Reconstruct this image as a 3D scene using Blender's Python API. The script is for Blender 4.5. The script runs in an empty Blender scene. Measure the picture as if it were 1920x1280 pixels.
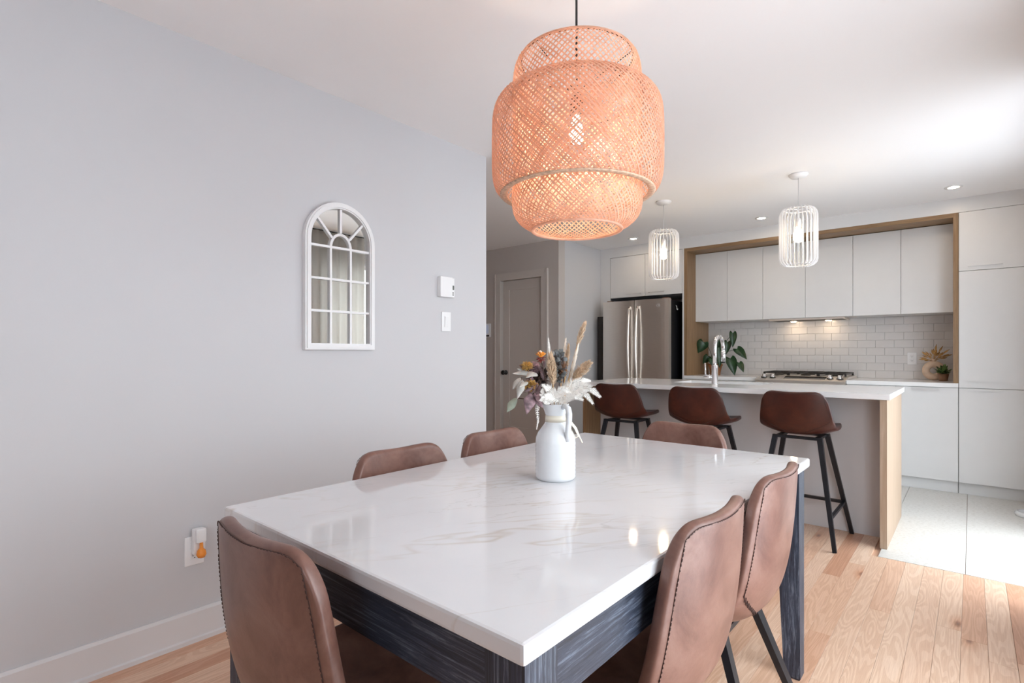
import bpy, bmesh, math, random
from mathutils import Vector, Matrix
random.seed(7)
S = bpy.context.scene
COL = S.collection
R = math.radians

# ------------------------------------------------------------------ camera
CAM_H, FPX, HZ = 1.163, 999.4, 661.0
YAW = math.atan(861.0 / 999.4)
SN, CS = math.sin(YAW), math.cos(YAW)
cd = bpy.data.cameras.new('camera'); cam = bpy.data.objects.new('camera', cd); COL.objects.link(cam)
cam.location = (0, 0, CAM_H); cam.rotation_euler = (R(90), 0, YAW)
cd.sensor_width = 36.0; cd.lens = 36.0 * FPX / 1920.0
cd.shift_y = (HZ - 640.0) / 1920.0; cd.clip_start = 0.02
S.camera = cam

# ------------------------------------------------------------------ world, exposure
W = bpy.data.worlds.new('sky'); S.world = W; W.use_nodes = True
bg = W.node_tree.nodes['Background']
bg.inputs[0].default_value = (0.87, 0.935, 1.0, 1); bg.inputs[1].default_value = 7.8
S.view_settings.view_transform = 'Standard'; S.view_settings.look = 'None'
S.view_settings.gamma = 1.0; S.view_settings.exposure = 0.0
S.view_settings.use_curve_mapping = False
S.cycles.max_bounces = 10; S.cycles.diffuse_bounces = 7; S.cycles.glossy_bounces = 5
S.cycles.transparent_max_bounces = 16; S.cycles.sample_clamp_indirect = 6.0
S.cycles.caustics_reflective = False; S.cycles.caustics_refractive = False

XL, XR, YF, YB, CEIL = -2.38, 0.42, -5.5, 6.34, 2.43      # room: left wall, right wall, front, kitchen back, ceiling
OPEN_R = [(-2.7, -1.1, 0.80, 2.15), (0.50, 2.35, 0.02, 2.15), (2.9, 4.75, 0.02, 2.15)]   # openings in the right wall, first one added to brighten the left wall: y0,y1,z0,z1
def portal(name, loc, rot, sx, sy):
    l = bpy.data.lights.new(name, 'AREA'); l.shape = 'RECTANGLE'; l.size = sx; l.size_y = sy
    l.cycles.is_portal = True
    o = bpy.data.objects.new(name, l); COL.objects.link(o); o.location = loc; o.rotation_euler = rot
for y0, y1, z0, z1 in OPEN_R:
    portal('sky_portal', (XR + 0.14, (y0 + y1) / 2, (z0 + z1) / 2), (0, R(90), 0), z1 - z0, y1 - y0)

# ------------------------------------------------------------------ helpers: pixels to metres
def ray(u, v):
    return Vector((-FPX * SN + (u - 960) * CS, FPX * CS + (u - 960) * SN, HZ - v))
def at(u, v, w):                                   # point at distance w along the viewing axis
    return Vector((0, 0, CAM_H)) + ray(u, v) * (w / FPX)
def at_y(u, v, y):
    r = ray(u, v); return Vector((0, 0, CAM_H)) + r * (y / r.y)

# ------------------------------------------------------------------ helpers: materials
def srgb(r, g, b):
    f = lambda c: (c / 255 / 12.92) if c / 255 <= 0.04045 else ((c / 255 + 0.055) / 1.055) ** 2.4
    return (f(r), f(g), f(b), 1)
class NT:
    def __init__(s, name):
        s.m = bpy.data.materials.new(name); s.m.use_nodes = True; s.t = s.m.node_tree
        s.b = s.t.nodes['Principled BSDF']; s.out = s.t.nodes['Material Output']
    def n(s, typ, **kw):
        nd = s.t.nodes.new(typ)
        for k, v in kw.items():
            if k.startswith('i_'):
                key = k[2:]; key = int(key) if key.isdigit() else key.replace('_', ' ')
                nd.inputs[key].default_value = v
            else: setattr(nd, k, v)
        return nd
    def l(s, a, b): s.t.links.new(a, b)
    def ramp(s, fac, stops):
        r = s.n('ShaderNodeValToRGB'); e = r.color_ramp.elements
        while len(e) < len(stops): e.new(0.5)
        for i, (p, c) in enumerate(stops): e[i].position = p; e[i].color = c
        s.l(fac, r.inputs[0]); return r.outputs[0]
    def pos(s, scale=(1, 1, 1), rot=(0, 0, 0), kind='Position', loc=(0, 0, 0)):
        if kind == 'Position': src = s.n('ShaderNodeNewGeometry').outputs['Position']
        else: src = s.n('ShaderNodeTexCoord').outputs[kind]
        mp = s.n('ShaderNodeMapping'); mp.inputs['Scale'].default_value = scale
        mp.inputs['Rotation'].default_value = rot; mp.inputs['Location'].default_value = loc
        s.l(src, mp.inputs[0]); return mp.outputs[0]
    def noise(s, vec, scale=5, detail=4, rough=0.5, dist=0):
        n = s.n('ShaderNodeTexNoise'); n.inputs['Scale'].default_value = scale; n.inputs['Detail'].default_value = detail
        n.inputs['Roughness'].default_value = rough; n.inputs['Distortion'].default_value = dist
        s.l(vec, n.inputs['Vector']); return n.outputs[0]
    def mix(s, fac, a, b, typ='MIX'):
        m = s.n('ShaderNodeMix', data_type='RGBA', blend_type=typ)
        for k, v in ((0, fac), (6, a), (7, b)):
            if hasattr(v, 'is_linked'): s.l(v, m.inputs[k])
            else: m.inputs[k].default_value = v
        return m.outputs[2]
    def bump(s, h, strength=0.2, dist=0.01):
        b = s.n('ShaderNodeBump'); b.inputs['Strength'].default_value = strength; b.inputs['Distance'].default_value = dist
        s.l(h, b.inputs['Height']); s.l(b.outputs[0], s.b.inputs['Normal'])
    def set(s, **kw):
        for k, v in kw.items(): s.b.inputs[k.replace('_', ' ')].default_value = v
        return s
def plain(name, col, rough=0.5, metal=0.0, noise=0.0, nscale=40, spec=0.5, **kw):
    t = NT(name); t.set(Roughness=rough, Metallic=metal)
    t.b.inputs['Specular IOR Level'].default_value = spec
    if noise > 0:
        f = t.noise(t.pos(kind='Object'), nscale, 4)
        d = tuple(max(0, c * (1 - noise)) for c in col[:3]) + (1,); u = tuple(min(1, c * (1 + noise)) for c in col[:3]) + (1,)
        t.l(t.ramp(f, [(0.3, d), (0.7, u)]), t.b.inputs['Base Color'])
    else: t.b.inputs['Base Color'].default_value = col
    for k, v in kw.items(): t.b.inputs[k.replace('_', ' ')].default_value = v
    return t.m
def emit(name, col, strength):
    t = NT(name); t.b.inputs['Base Color'].default_value = (0.8, 0.8, 0.8, 1)
    t.b.inputs['Emission Color'].default_value = col; t.b.inputs['Emission Strength'].default_value = strength
    return t.m
M = {}
def wall_mat(name, col, rough=0.55):
    t = NT(name); t.set(Roughness=rough); f = t.noise(t.pos(), 180, 3)
    t.b.inputs['Base Color'].default_value = col; t.bump(f, 0.06, 0.002); return t.m
M['wall'] = wall_mat('wall_paint', (0.60, 0.60, 0.62, 1))
M['hall'] = wall_mat('hall_paint', (0.56, 0.52, 0.50, 1))
M['ceil'] = wall_mat('ceiling_paint', (0.90, 0.89, 0.895, 1), 0.7)
M['trim'] = plain('trim_white', (0.70, 0.69, 0.70, 1), 0.35)
M['halltrim'] = plain('hall_trim', (0.60, 0.56, 0.53, 1), 0.4)
M['cab'] = plain('cabinet_white', (0.71, 0.71, 0.715, 1), 0.3, noise=0.01, nscale=8)
M['cabdark'] = plain('cabinet_gap', (0.30, 0.30, 0.30, 1), 0.7)
M['white'] = plain('white_plastic', (0.84, 0.84, 0.85, 1), 0.35)
M['ceramic'] = plain('white_ceramic', (0.70, 0.715, 0.735, 1), 0.16, noise=0.01, nscale=20)
M['black'] = plain('black_metal', (0.012, 0.013, 0.018, 1), 0.42, 0.3, noise=0.15)
M['blackplastic'] = plain('black_plastic', (0.008, 0.008, 0.010, 1), 0.4)
M['chrome'] = plain('chrome', (0.86, 0.87, 0.90, 1), 0.08, 1.0)
M['quartz'] = plain('white_quartz', (0.83, 0.83, 0.84, 1), 0.14, noise=0.012, nscale=6)
M['iron'] = plain('cast_iron', (0.03, 0.025, 0.022, 1), 0.5, 0.2, noise=0.2)
M['glass_dark'] = plain('black_glass', (0.02, 0.018, 0.018, 1), 0.08)
M['terracotta'] = plain('terracotta', (0.42, 0.18, 0.08, 1), 0.8, noise=0.15)
M['beigeclay'] = plain('beige_clay', (0.62, 0.46, 0.34, 1), 0.85, noise=0.08)
M['brownpot'] = plain('brown_pot', (0.22, 0.11, 0.06, 1), 0.7, noise=0.1)
M['soil'] = plain('soil', (0.03, 0.02, 0.015, 1), 0.95, noise=0.3)
M['leaf'] = plain('dark_green_leaf', (0.012, 0.045, 0.014, 1), 0.35, noise=0.35, nscale=25)
M['leaf2'] = plain('bright_green_leaf', (0.10, 0.19, 0.05, 1), 0.45, noise=0.45, nscale=60)
M['straw'] = plain('dried_straw', (0.52, 0.30, 0.11, 1), 0.8, noise=0.3, nscale=60)
M['plume'] = plain('beige_plume', (0.55, 0.40, 0.27, 1), 0.9, noise=0.2, nscale=60)
M['cream'] = plain('cream_plume', (0.80, 0.72, 0.62, 1), 0.9, noise=0.1, nscale=60)
M['whitefern'] = plain('bleached_fern', (0.86, 0.84, 0.80, 1), 0.8, noise=0.06, nscale=60)
M['greyleaf'] = plain('dusty_grey_leaf', (0.42, 0.40, 0.37, 1), 0.7, noise=0.2, nscale=50)
M['slateleaf'] = plain('slate_grey_leaf', (0.105, 0.11, 0.11, 1), 0.7, noise=0.4, nscale=60)
M['purpleleaf'] = plain('mauve_leaf', (0.30, 0.19, 0.21, 1), 0.7, noise=0.65, nscale=45)
M['darkmauve'] = plain('dark_mauve_leaf', (0.13, 0.08, 0.085, 1), 0.7, noise=0.6, nscale=45)
M['greenleaf'] = plain('pale_sage_leaf', (0.34, 0.38, 0.30, 1), 0.7, noise=0.2, nscale=45)
M['gold'] = plain('golden_dried_petals', (0.50, 0.29, 0.08, 1), 0.85, noise=0.4, nscale=70)
M['darkred'] = plain('dark_red_petals', (0.22, 0.03, 0.02, 1), 0.8, noise=0.3, nscale=60)
M['orange'] = plain('orange_petals', (0.80, 0.30, 0.03, 1), 0.7, noise=0.25, nscale=60)
M['darkstem'] = plain('dark_dried_stems', (0.06, 0.035, 0.03, 1), 0.9, noise=0.3, nscale=60)
M['ribbon'] = plain('cream_ribbon', (0.80, 0.74, 0.62, 1), 0.6)
M['stitch'] = plain('dark_thread', (0.045, 0.020, 0.016, 1), 0.8)
M['wire'] = plain('dark_wire', (0.02, 0.014, 0.012, 1), 0.5)
M['amber'] = plain('amber_liquid', (0.85, 0.28, 0.03, 1), 0.1)
M['lcd'] = plain('grey_display', (0.12, 0.13, 0.12, 1), 0.25)
M['lcdblue'] = emit('blue_display', (0.03, 0.10, 0.25, 1), 0.5)
M['bulb'] = emit('warm_bulb', (1.0, 0.78, 0.50, 1), 65)
M['bulbbig'] = emit('pendant_bulb', (1.0, 0.78, 0.57, 1), 240)
M['spot'] = emit('downlight_lens', (1.0, 0.80, 0.58, 1), 150)
M['hoodlamp'] = emit('hood_lamp_lens', (1.0, 0.74, 0.48, 1), 60)
M['grout'] = plain('grout', (0.74, 0.72, 0.70, 1), 0.9)
M['subtile'] = plain('white_glazed_tile', (0.72, 0.70, 0.69, 1), 0.12, noise=0.02, nscale=12)
M['mirror'] = plain('mirror_silver', (0.86, 0.87, 0.85, 1), 0.01, 1.0)
M['deck'] = plain('outdoor_ground', (0.72, 0.72, 0.73, 1), 0.9, noise=0.03)
def steel():
    t = NT('brushed_steel'); t.set(Metallic=1.0, Roughness=0.3)
    f = t.noise(t.pos((1, 1, 90), kind='Object'), 14, 3)
    t.l(t.ramp(f, [(0.3, (0.74, 0.69, 0.64, 1)), (0.7, (0.84, 0.79, 0.74, 1))]), t.b.inputs['Base Color']); return t.m
M['steel'] = steel()
def oak(name, a, b, axis):
    t = NT(name); t.set(Roughness=0.5)
    sc = [16, 16, 16]; sc[axis] = 1.0
    f = t.noise(t.pos(tuple(sc)), 3.5, 6, 0.6, 0.6)
    t.l(t.ramp(f, [(0.3, a), (0.7, b)]), t.b.inputs['Base Color']); t.bump(f, 0.1, 0.002); return t.m
OA, OB = (0.20, 0.115, 0.055, 1), (0.32, 0.20, 0.105, 1)
M['oak_v'] = oak('oak_vertical', OA, OB, 2); M['oak_h'] = oak('oak_horizontal', OA, OB, 0)
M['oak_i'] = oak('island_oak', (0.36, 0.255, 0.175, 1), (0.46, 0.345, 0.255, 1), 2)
def charcoal(name, axis):
    t = NT(name); t.set(Roughness=0.5); sc = [55, 55, 55]; sc[axis] = 2.0
    f = t.noise(t.pos(tuple(sc)), 2.6, 8, 0.75, 0.8); sc2 = [5, 5, 5]; sc2[axis] = 0.6
    g = t.noise(t.pos(tuple(sc2)), 2.0, 3, 0.5, 1.2)
    c = t.ramp(f, [(0.36, (0.010, 0.013, 0.024, 1)), (0.52, (0.034, 0.044, 0.072, 1)), (0.68, (0.20, 0.235, 0.30, 1))])
    t.l(t.mix(0.45, c, t.ramp(g, [(0.35, (0.3, 0.3, 0.3, 1)), (0.65, (1, 1, 1, 1))]), 'MULTIPLY'), t.b.inputs['Base Color'])
    t.bump(f, 0.25, 0.002); return t.m
M['char_x'] = charcoal('charcoal_wood_x', 0); M['char_y'] = charcoal('charcoal_wood_y', 1); M['char_z'] = charcoal('charcoal_wood_z', 2)
def leather(name, a, b, c, rough):
    t = NT(name); t.set(Roughness=rough)
    f = t.noise(t.pos(kind='Object'), 9, 6, 0.65, 0.4)
    col = t.ramp(f, [(0.3, a), (0.52, b), (0.72, c)])
    t.l(col, t.b.inputs['Base Color']); g = t.noise(t.pos(kind='Object'), 320, 2); t.bump(g, 0.12, 0.001)
    return t.m
M['leather'] = leather('brown_leather', (0.115, 0.048, 0.035, 1), (0.190, 0.094, 0.072, 1), (0.25, 0.142, 0.112, 1), 0.36)
M['leather_d'] = leather('cognac_leather', (0.030, 0.005, 0.003, 1), (0.050, 0.0095, 0.005, 1), (0.075, 0.017, 0.009, 1), 0.38)
def marble():
    t = NT('white_marble'); t.set(Roughness=0.07)
    p = t.pos((1.0, 1.0, 1.0), (0, 0, R(28)))
    mp = t.n('ShaderNodeMapping'); mp.inputs['Scale'].default_value = (2.4, 0.55, 1); t.l(p, mp.inputs[0])
    def vein(scale, w, off, det):
        m2 = t.n('ShaderNodeMapping'); m2.inputs['Location'].default_value = (off, off * 1.7, 0.3); t.l(mp.outputs[0], m2.inputs[0])
        n = t.noise(m2.outputs[0], scale, det, 0.62, 0.5)
        s_ = t.n('ShaderNodeMath', operation='SUBTRACT'); s_.inputs[1].default_value = 0.5; t.l(n, s_.inputs[0])
        a = t.n('ShaderNodeMath', operation='ABSOLUTE'); t.l(s_.outputs[0], a.inputs[0])
        return t.ramp(a.outputs[0], [(0.0, (1, 1, 1, 1)), (w, (0, 0, 0, 1))])
    cloud = t.ramp(t.noise(p, 2.2, 4), [(0.3, (0.64, 0.635, 0.65, 1)), (0.7, (0.73, 0.73, 0.745, 1))])
    msk = t.ramp(t.noise(p, 2.3, 2), [(0.35, (0.05, 0.05, 0.05, 1)), (0.62, (0.55, 0.55, 0.55, 1))])
    v1 = t.mix(1.0, vein(1.3, 0.009, 3.1, 5), msk, 'MULTIPLY')
    c1 = t.mix(v1, cloud, (0.50, 0.42, 0.34, 1))
    msk2 = t.ramp(t.noise(p, 1.6, 2), [(0.42, (0, 0, 0, 1)), (0.65, (0.40, 0.40, 0.40, 1))])
    v2 = t.mix(1.0, vein(2.0, 0.006, 9.7, 5), msk2, 'MULTIPLY')
    t.l(t.mix(v2, c1, (0.40, 0.37, 0.36, 1)), t.b.inputs['Base Color']); return t.m
M['marble'] = marble()
def planks():
    t = NT('hickory_planks'); t.set(Roughness=0.33)
    oi = t.n('ShaderNodeObjectInfo'); rnd = oi.outputs['Random']
    mul = t.n('ShaderNodeMath', operation='MULTIPLY'); mul.inputs[1].default_value = 57.0; t.l(rnd, mul.inputs[0])
    cb = t.n('ShaderNodeCombineXYZ'); t.l(mul.outputs[0], cb.inputs[0]); t.l(mul.outputs[0], cb.inputs[1])
    add = t.n('ShaderNodeVectorMath', operation='ADD'); t.l(t.n('ShaderNodeNewGeometry').outputs['Position'], add.inputs[0]); t.l(cb.outputs[0], add.inputs[1])
    def mp(sc):
        m = t.n('ShaderNodeMapping'); m.inputs['Scale'].default_value = sc; t.l(add.outputs[0], m.inputs[0]); return m.outputs[0]
    big = t.noise(mp((8, 0.75, 1)), 1.3, 2, 0.45, 0.5)
    rings = t.n('ShaderNodeMath', operation='MULTIPLY'); rings.inputs[1].default_value = 120.0; t.l(big, rings.inputs[0])
    sn = t.n('ShaderNodeMath', operation='SINE'); t.l(rings.outputs[0], sn.inputs[0])
    fine = t.noise(mp((120, 3.5, 1)), 2.0, 5, 0.7)
    c = t.ramp(rnd, [(0.0, (0.62, 0.34, 0.22, 1)), (0.2, (0.77, 0.51, 0.36, 1)), (0.42, (0.82, 0.60, 0.45, 1)), (0.64, (0.71, 0.43, 0.29, 1)), (0.84, (0.84, 0.63, 0.48, 1)), (1.0, (0.66, 0.37, 0.25, 1))])
    g1 = t.ramp(sn.outputs[0], [(0.0, (0.89, 0.83, 0.78, 1)), (0.3, (1, 1, 1, 1))])
    g2 = t.ramp(fine, [(0.35, (0.84, 0.78, 0.74, 1)), (0.6, (1, 1, 1, 1))])
    vor = t.n('ShaderNodeTexVoronoi'); vor.voronoi_dimensions = '2D'; vor.inputs['Scale'].default_value = 1.0; t.l(mp((3.0, 1.0, 1)), vor.inputs['Vector'])
    kn = t.ramp(vor.outputs['Distance'], [(0.0, (0.10, 0.03, 0.015, 1)), (0.022, (0.40, 0.20, 0.13, 1)), (0.045, (0.84, 0.68, 0.58, 1)), (0.12, (1, 1, 1, 1))])
    x = t.mix(0.8, c, g1, 'MULTIPLY'); x = t.mix(0.8, x, g2, 'MULTIPLY'); x = t.mix(0.75, x, kn, 'MULTIPLY')
    t.l(x, t.b.inputs['Base Color']); t.bump(fine, 0.05, 0.001); return t.m
M['plank'] = planks()
def terrazzo():
    t = NT('pale_terrazzo_tile'); t.set(Roughness=0.3)
    f = t.noise(t.pos((9, 22, 1)), 5, 5, 0.7); oi = t.n('ShaderNodeObjectInfo')
    t.l(t.ramp(f, [(0.36, (0.52, 0.50, 0.46, 1)), (0.5, (0.68, 0.67, 0.64, 1)), (0.7, (0.72, 0.71, 0.69, 1))]), t.b.inputs['Base Color']); return t.m
M['terrazzo'] = terrazzo()
def bamboo():
    t = NT('bamboo_strips'); p = t.b; p.inputs['Roughness'].default_value = 0.55
    f = t.noise(t.pos(kind='Object'), 30, 3)
    c = t.ramp(f, [(0.3, (0.76, 0.51, 0.37, 1)), (0.7, (0.89, 0.66, 0.52, 1))]); t.l(c, p.inputs['Base Color'])
    tr = t.n('ShaderNodeBsdfTranslucent'); t.l(c, tr.inputs[0])
    ms = t.n('ShaderNodeMixShader'); ms.inputs[0].default_value = 0.5
    t.l(p.outputs[0], ms.inputs[1]); t.l(tr.outputs[0], ms.inputs[2]); t.l(ms.outputs[0], t.out.inputs[0]); return t.m
M['bamboo'] = bamboo()
M['braid'] = plain('braided_rim', (0.58, 0.40, 0.28, 1), 0.7, noise=0.3, nscale=120)
def sheer():
    t = NT('sheer_curtain'); t.set(Roughness=0.8); t.b.inputs['Base Color'].default_value = (0.74, 0.72, 0.69, 1)
    tr = t.n('ShaderNodeBsdfTranslucent'); tr.inputs[0].default_value = (0.76, 0.74, 0.71, 1)
    ms = t.n('ShaderNodeMixShader'); ms.inputs[0].default_value = 0.45
    t.l(t.b.outputs[0], ms.inputs[1]); t.l(tr.outputs[0], ms.inputs[2]); t.l(ms.outputs[0], t.out.inputs[0]); return t.m
M['sheer'] = sheer()
def pane():
    t = NT('window_glass'); tr = t.n('ShaderNodeBsdfTransparent'); gl = t.n('ShaderNodeBsdfGlossy'); gl.inputs['Roughness'].default_value = 0.0
    tr.inputs[0].default_value = (0.97, 0.98, 0.98, 1)
    ms = t.n('ShaderNodeMixShader'); ms.inputs[0].default_value = 0.06
    t.l(tr.outputs[0], ms.inputs[1]); t.l(gl.outputs[0], ms.inputs[2]); t.l(ms.outputs[0], t.out.inputs[0]); return t.m
M['pane'] = pane()

# ------------------------------------------------------------------ helpers: geometry
class G:                                              # collects shapes into one mesh
    def __init__(s): s.v = []; s.f = []; s.sm = []
    def add(s, v, f, smooth=False):
        o = len(s.v); s.v += [tuple(p) for p in v]; s.f += [tuple(i + o for i in q) for q in f]; s.sm += [smooth] * len(f); return s
    def box(s, x0, x1, y0, y1, z0, z1, c=0.0, mtx=None):
        if c <= 0:
            v = [(x0, y0, z0), (x1, y0, z0), (x1, y1, z0), (x0, y1, z0), (x0, y0, z1), (x1, y0, z1), (x1, y1, z1), (x0, y1, z1)]
            f = [(0, 3, 2, 1), (4, 5, 6, 7), (0, 1, 5, 4), (1, 2, 6, 5), (2, 3, 7, 6), (3, 0, 4, 7)]
        else:
            bm = bmesh.new(); bmesh.ops.create_cube(bm, size=1)
            for q in bm.verts: q.co = ((x0 + x1) / 2 + q.co.x * (x1 - x0), (y0 + y1) / 2 + q.co.y * (y1 - y0), (z0 + z1) / 2 + q.co.z * (z1 - z0))
            bmesh.ops.bevel(bm, geom=bm.edges[:], offset=c, segments=2, profile=0.6, affect='EDGES')
            bm.verts.index_update(); v = [tuple(q.co) for q in bm.verts]; f = [[q.index for q in fc.verts] for fc in bm.faces]; bm.free()
        if mtx: v = [mtx @ Vector(p) for p in v]
        return s.add(v, f)
    def bar(s, a, b, w, d, up=(0, 0, 1), w2=None, d2=None):       # rectangular bar a->b, can taper
        a = Vector(a); b = Vector(b); z = (b - a).normalized(); x = Vector(up).cross(z)
        if x.length < 1e-4: x = Vector((1, 0, 0)).cross(z)
        x.normalize(); y = z.cross(x); w2 = w if w2 is None else w2; d2 = d if d2 is None else d2
        v = [a + x * sx * w / 2 + y * sy * d / 2 for sx, sy in ((-1, -1), (1, -1), (1, 1), (-1, 1))] + [b + x * sx * w2 / 2 + y * sy * d2 / 2 for sx, sy in ((-1, -1), (1, -1), (1, 1), (-1, 1))]
        return s.add(v, [(3, 2, 1, 0), (4, 5, 6, 7), (0, 1, 5, 4), (1, 2, 6, 5), (2, 3, 7, 6), (3, 0, 4, 7)])
    def tube(s, pts, r, n=8, cap=True, closed=False):
        pts = [Vector(p) for p in pts]; m = len(pts); rs = r if isinstance(r, (list, tuple)) else [r] * m
        v = []; f = []; x = None
        for i, p in enumerate(pts):
            if closed: t = pts[(i + 1) % m] - pts[i - 1]
            else: t = pts[min(i + 1, m - 1)] - pts[max(i - 1, 0)]
            t.normalize()
            if x is None:
                x = t.cross(Vector((0, 0, 1)))
                if x.length < 1e-3: x = t.cross(Vector((0, 1, 0)))
            x = (x - t * x.dot(t)); x.normalize(); y = t.cross(x)
            v += [p + (x * math.cos(2 * math.pi * k / n) + y * math.sin(2 * math.pi * k / n)) * rs[i] for k in range(n)]
        for i in range(m if closed else m - 1):
            j = (i + 1) % m
            for k in range(n): f.append((i * n + k, i * n + (k + 1) % n, j * n + (k + 1) % n, j * n + k))
        if cap and not closed: f += [tuple(range(n))[::-1], tuple((m - 1) * n + k for k in range(n))]
        return s.add(v, f, True)
    def lathe(s, prof, c=(0, 0, 0), n=32, closed=False):
        v = []; f = []; m = len(prof); cx, cy, cz = c
        for r, z in prof: v += [(cx + r * math.cos(2 * math.pi * k / n), cy + r * math.sin(2 * math.pi * k / n), cz + z) for k in range(n)]
        for i in range(m if closed else m - 1):
            j = (i + 1) % m
            for k in range(n): f.append((i * n + k, i * n + (k + 1) % n, j * n + (k + 1) % n, j * n + k))
        if not closed:
            if prof[0][0] > 1e-5: f.append(tuple(range(n))[::-1])
            if prof[-1][0] > 1e-5: f.append(tuple((m - 1) * n + k for k in range(n)))
        return s.add(v, f, True)
    def ell(s, c, rx, ry, rz, n=14, m=8):
        prof = [(max(1e-4, math.sin(math.pi * i / m)), -math.cos(math.pi * i / m)) for i in range(m + 1)]
        t = G(); t.lathe(prof, n=n); return s.add([(c[0] + p[0] * rx, c[1] + p[1] * ry, c[2] + p[2] * rz) for p in t.v], t.f, True)
    def prism(s, poly, y0, y1, axis='y'):                     # poly in (x,z) for axis y, (y,z) for axis x, (x,y) for z
        n = len(poly)
        mk = {'y': lambda p, t: (p[0], t, p[1]), 'x': lambda p, t: (t, p[0], p[1]), 'z': lambda p, t: (p[0], p[1], t)}[axis]
        return s.add([mk(p, y0) for p in poly] + [mk(p, y1) for p in poly], [tuple(range(n))[::-1], tuple(range(n, 2 * n))] + [(i, (i + 1) % n, n + (i + 1) % n, n + i) for i in range(n)])
    def mesh(s, name):
        me = bpy.data.meshes.new(name); me.from_pydata(s.v, [], s.f); me.validate()
        bm = bmesh.new(); bm.from_mesh(me); bmesh.ops.recalc_face_normals(bm, faces=bm.faces); bm.to_mesh(me); bm.free()
        if len(me.polygons) == len(s.sm):
            me.polygons.foreach_set('use_smooth', s.sm)
        return me
    def obj(s, name, mat, parent=None, origin=None):
        """mesh object; vertices given in world space (or in the parent's space when the parent sits at the origin)"""
        if parent is not None and origin is None: off = Vector(parent['base']) if 'base' in parent else Vector((0, 0, 0))
        elif origin is not None: off = Vector(origin)
        else: off = Vector((0, 0, 0))
        if off.length > 0: s.v = [tuple(Vector(p) - off) for p in s.v]
        o = bpy.data.objects.new(name, s.mesh(name)); COL.objects.link(o)
        if isinstance(mat, str): mat = M[mat]
        o.data.materials.append(mat)
        if parent is not None: o.parent = parent
        elif origin is not None: o.location = origin
        return o
BASED = []
def thing(name, label, cat, base=(0, 0, 0), group=None):
    o = bpy.data.objects.new(name, None); COL.objects.link(o); o.empty_display_size = 0.05
    o.location = base; o['base'] = list(base); BASED.append(o)
    o['label'] = label; o['category'] = cat
    if group: o['group'] = group
    return o
def tag(o, label, cat, group=None):
    o['label'] = label; o['category'] = cat
    if group: o['group'] = group
    return o
def struct(o, label=None):
    o['kind'] = 'structure'
    if label: o['label'] = label
    return o
def sub(g, name, mat, part, base=None):                     # sub-part below a part (parts keep their thing's space)
    if base is not None: g.v = [tuple(Vector(p) - Vector(base)) for p in g.v]
    o = bpy.data.objects.new(name, g.mesh(name)); COL.objects.link(o); o.data.materials.append(M[mat] if isinstance(mat, str) else mat)
    o.parent = part; return o
def dup(root, loc, rotz, label):
    def cp(o, par):
        c = o.copy(); COL.objects.link(c); c.parent = par
        for ch in o.children: cp(ch, c)
        return c
    r = root.copy(); COL.objects.link(r); r.location = loc; r.rotation_euler = (0, 0, rotz); r['label'] = label
    for ch in list(root.children): cp(ch, r)
    return r
def B(*a, c=0.0): return G().box(*a, c=c)

# ================================================================== THE SETTING
fl = struct(B(-5.4, XR + 0.12, YF - 0.12, YB + 0.12, -0.15, -0.012).obj('floor', 'plank'))
PW = 0.081
nrow = int((XR - XL) / PW) + 1
YW = 3.668                                              # the tiles start here right of the island
for i in range(nrow):
    x0 = XL + i * PW; x1 = min(x0 + PW, XR)
    y = -0.35 - random.uniform(0, 0.9); yend = YW if x0 > -0.44 else (4.06 if x0 > -2.5 + 0.01 else 4.8)
    while y < yend - 0.02:
        ln = random.choice([0.75, 0.95, 1.15, 1.4, 1.7]); y2 = min(y + ln, yend)
        if yend - y2 < 0.25: y2 = yend
        g_ = 0.0004; c = 0.0006
        a0, a1, b0, b1 = x0 + g_, x1 - g_, y + g_, y2 - g_
        v = [(a0, b0, -0.012), (a1, b0, -0.012), (a1, b1, -0.012), (a0, b1, -0.012), (a0, b0, -c), (a1, b0, -c), (a1, b1, -c), (a0, b1, -c), (a0 + c, b0 + c, 0), (a1 - c, b0 + c, 0), (a1 - c, b1 - c, 0), (a0 + c, b1 - c, 0)]
        f = [(0, 1, 5, 4), (1, 2, 6, 5), (2, 3, 7, 6), (3, 0, 4, 7), (4, 5, 9, 8), (5, 6, 10, 9), (6, 7, 11, 10), (7, 4, 8, 11), (8, 9, 10, 11)]
        G().add(v, f).obj('plank', 'plank', fl); y = y2
TX = [-0.404 - 0.61 * 5, -0.404 - 0.61 * 4, -0.404 - 0.61 * 3, -0.404 - 0.61 * 2, -0.404 - 0.61, -0.404, -0.023, XR]
for i in range(len(TX) - 1):
    ys = [YW, YB] if TX[i] >= -0.41 else [4.68, YB]
    for j in range(len(ys) - 1):
        B(max(TX[i], -3.47) + 0.001, TX[i + 1] - 0.001, ys[j] + 0.001, ys[j + 1] - 0.001, -0.012, 0.0015, c=0.0006).obj('floor_tile', 'terrazzo', fl)
struct(B(-5.4, XR + 0.12, YF - 0.12, YB + 0.12, CEIL, CEIL + 0.12).obj('ceiling', 'ceil'))
struct(B(XL - 0.12, XL, YF, 2.506, -0.01, CEIL).obj('wall_left', 'wall'))
struct(B(-5.28, XL - 0.12, 2.386, 2.506, -0.01, CEIL).obj('wall_hall_near', 'hall'))
struct(B(-5.4, -5.28, 2.386, 4.94, -0.01, CEIL).obj('wall_hall_end', 'hall'))
DX0, DX1, DZ = -4.324, -3.70, 2.03
g = G(); g.box(-5.28, DX0, 4.82, 4.94, -0.01, CEIL).box(DX1, -3.47, 4.82, 4.94, -0.01, CEIL).box(DX0, DX1, 4.82, 4.94, DZ, CEIL)
struct(g.obj('wall_hall_far', 'hall'))
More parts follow.
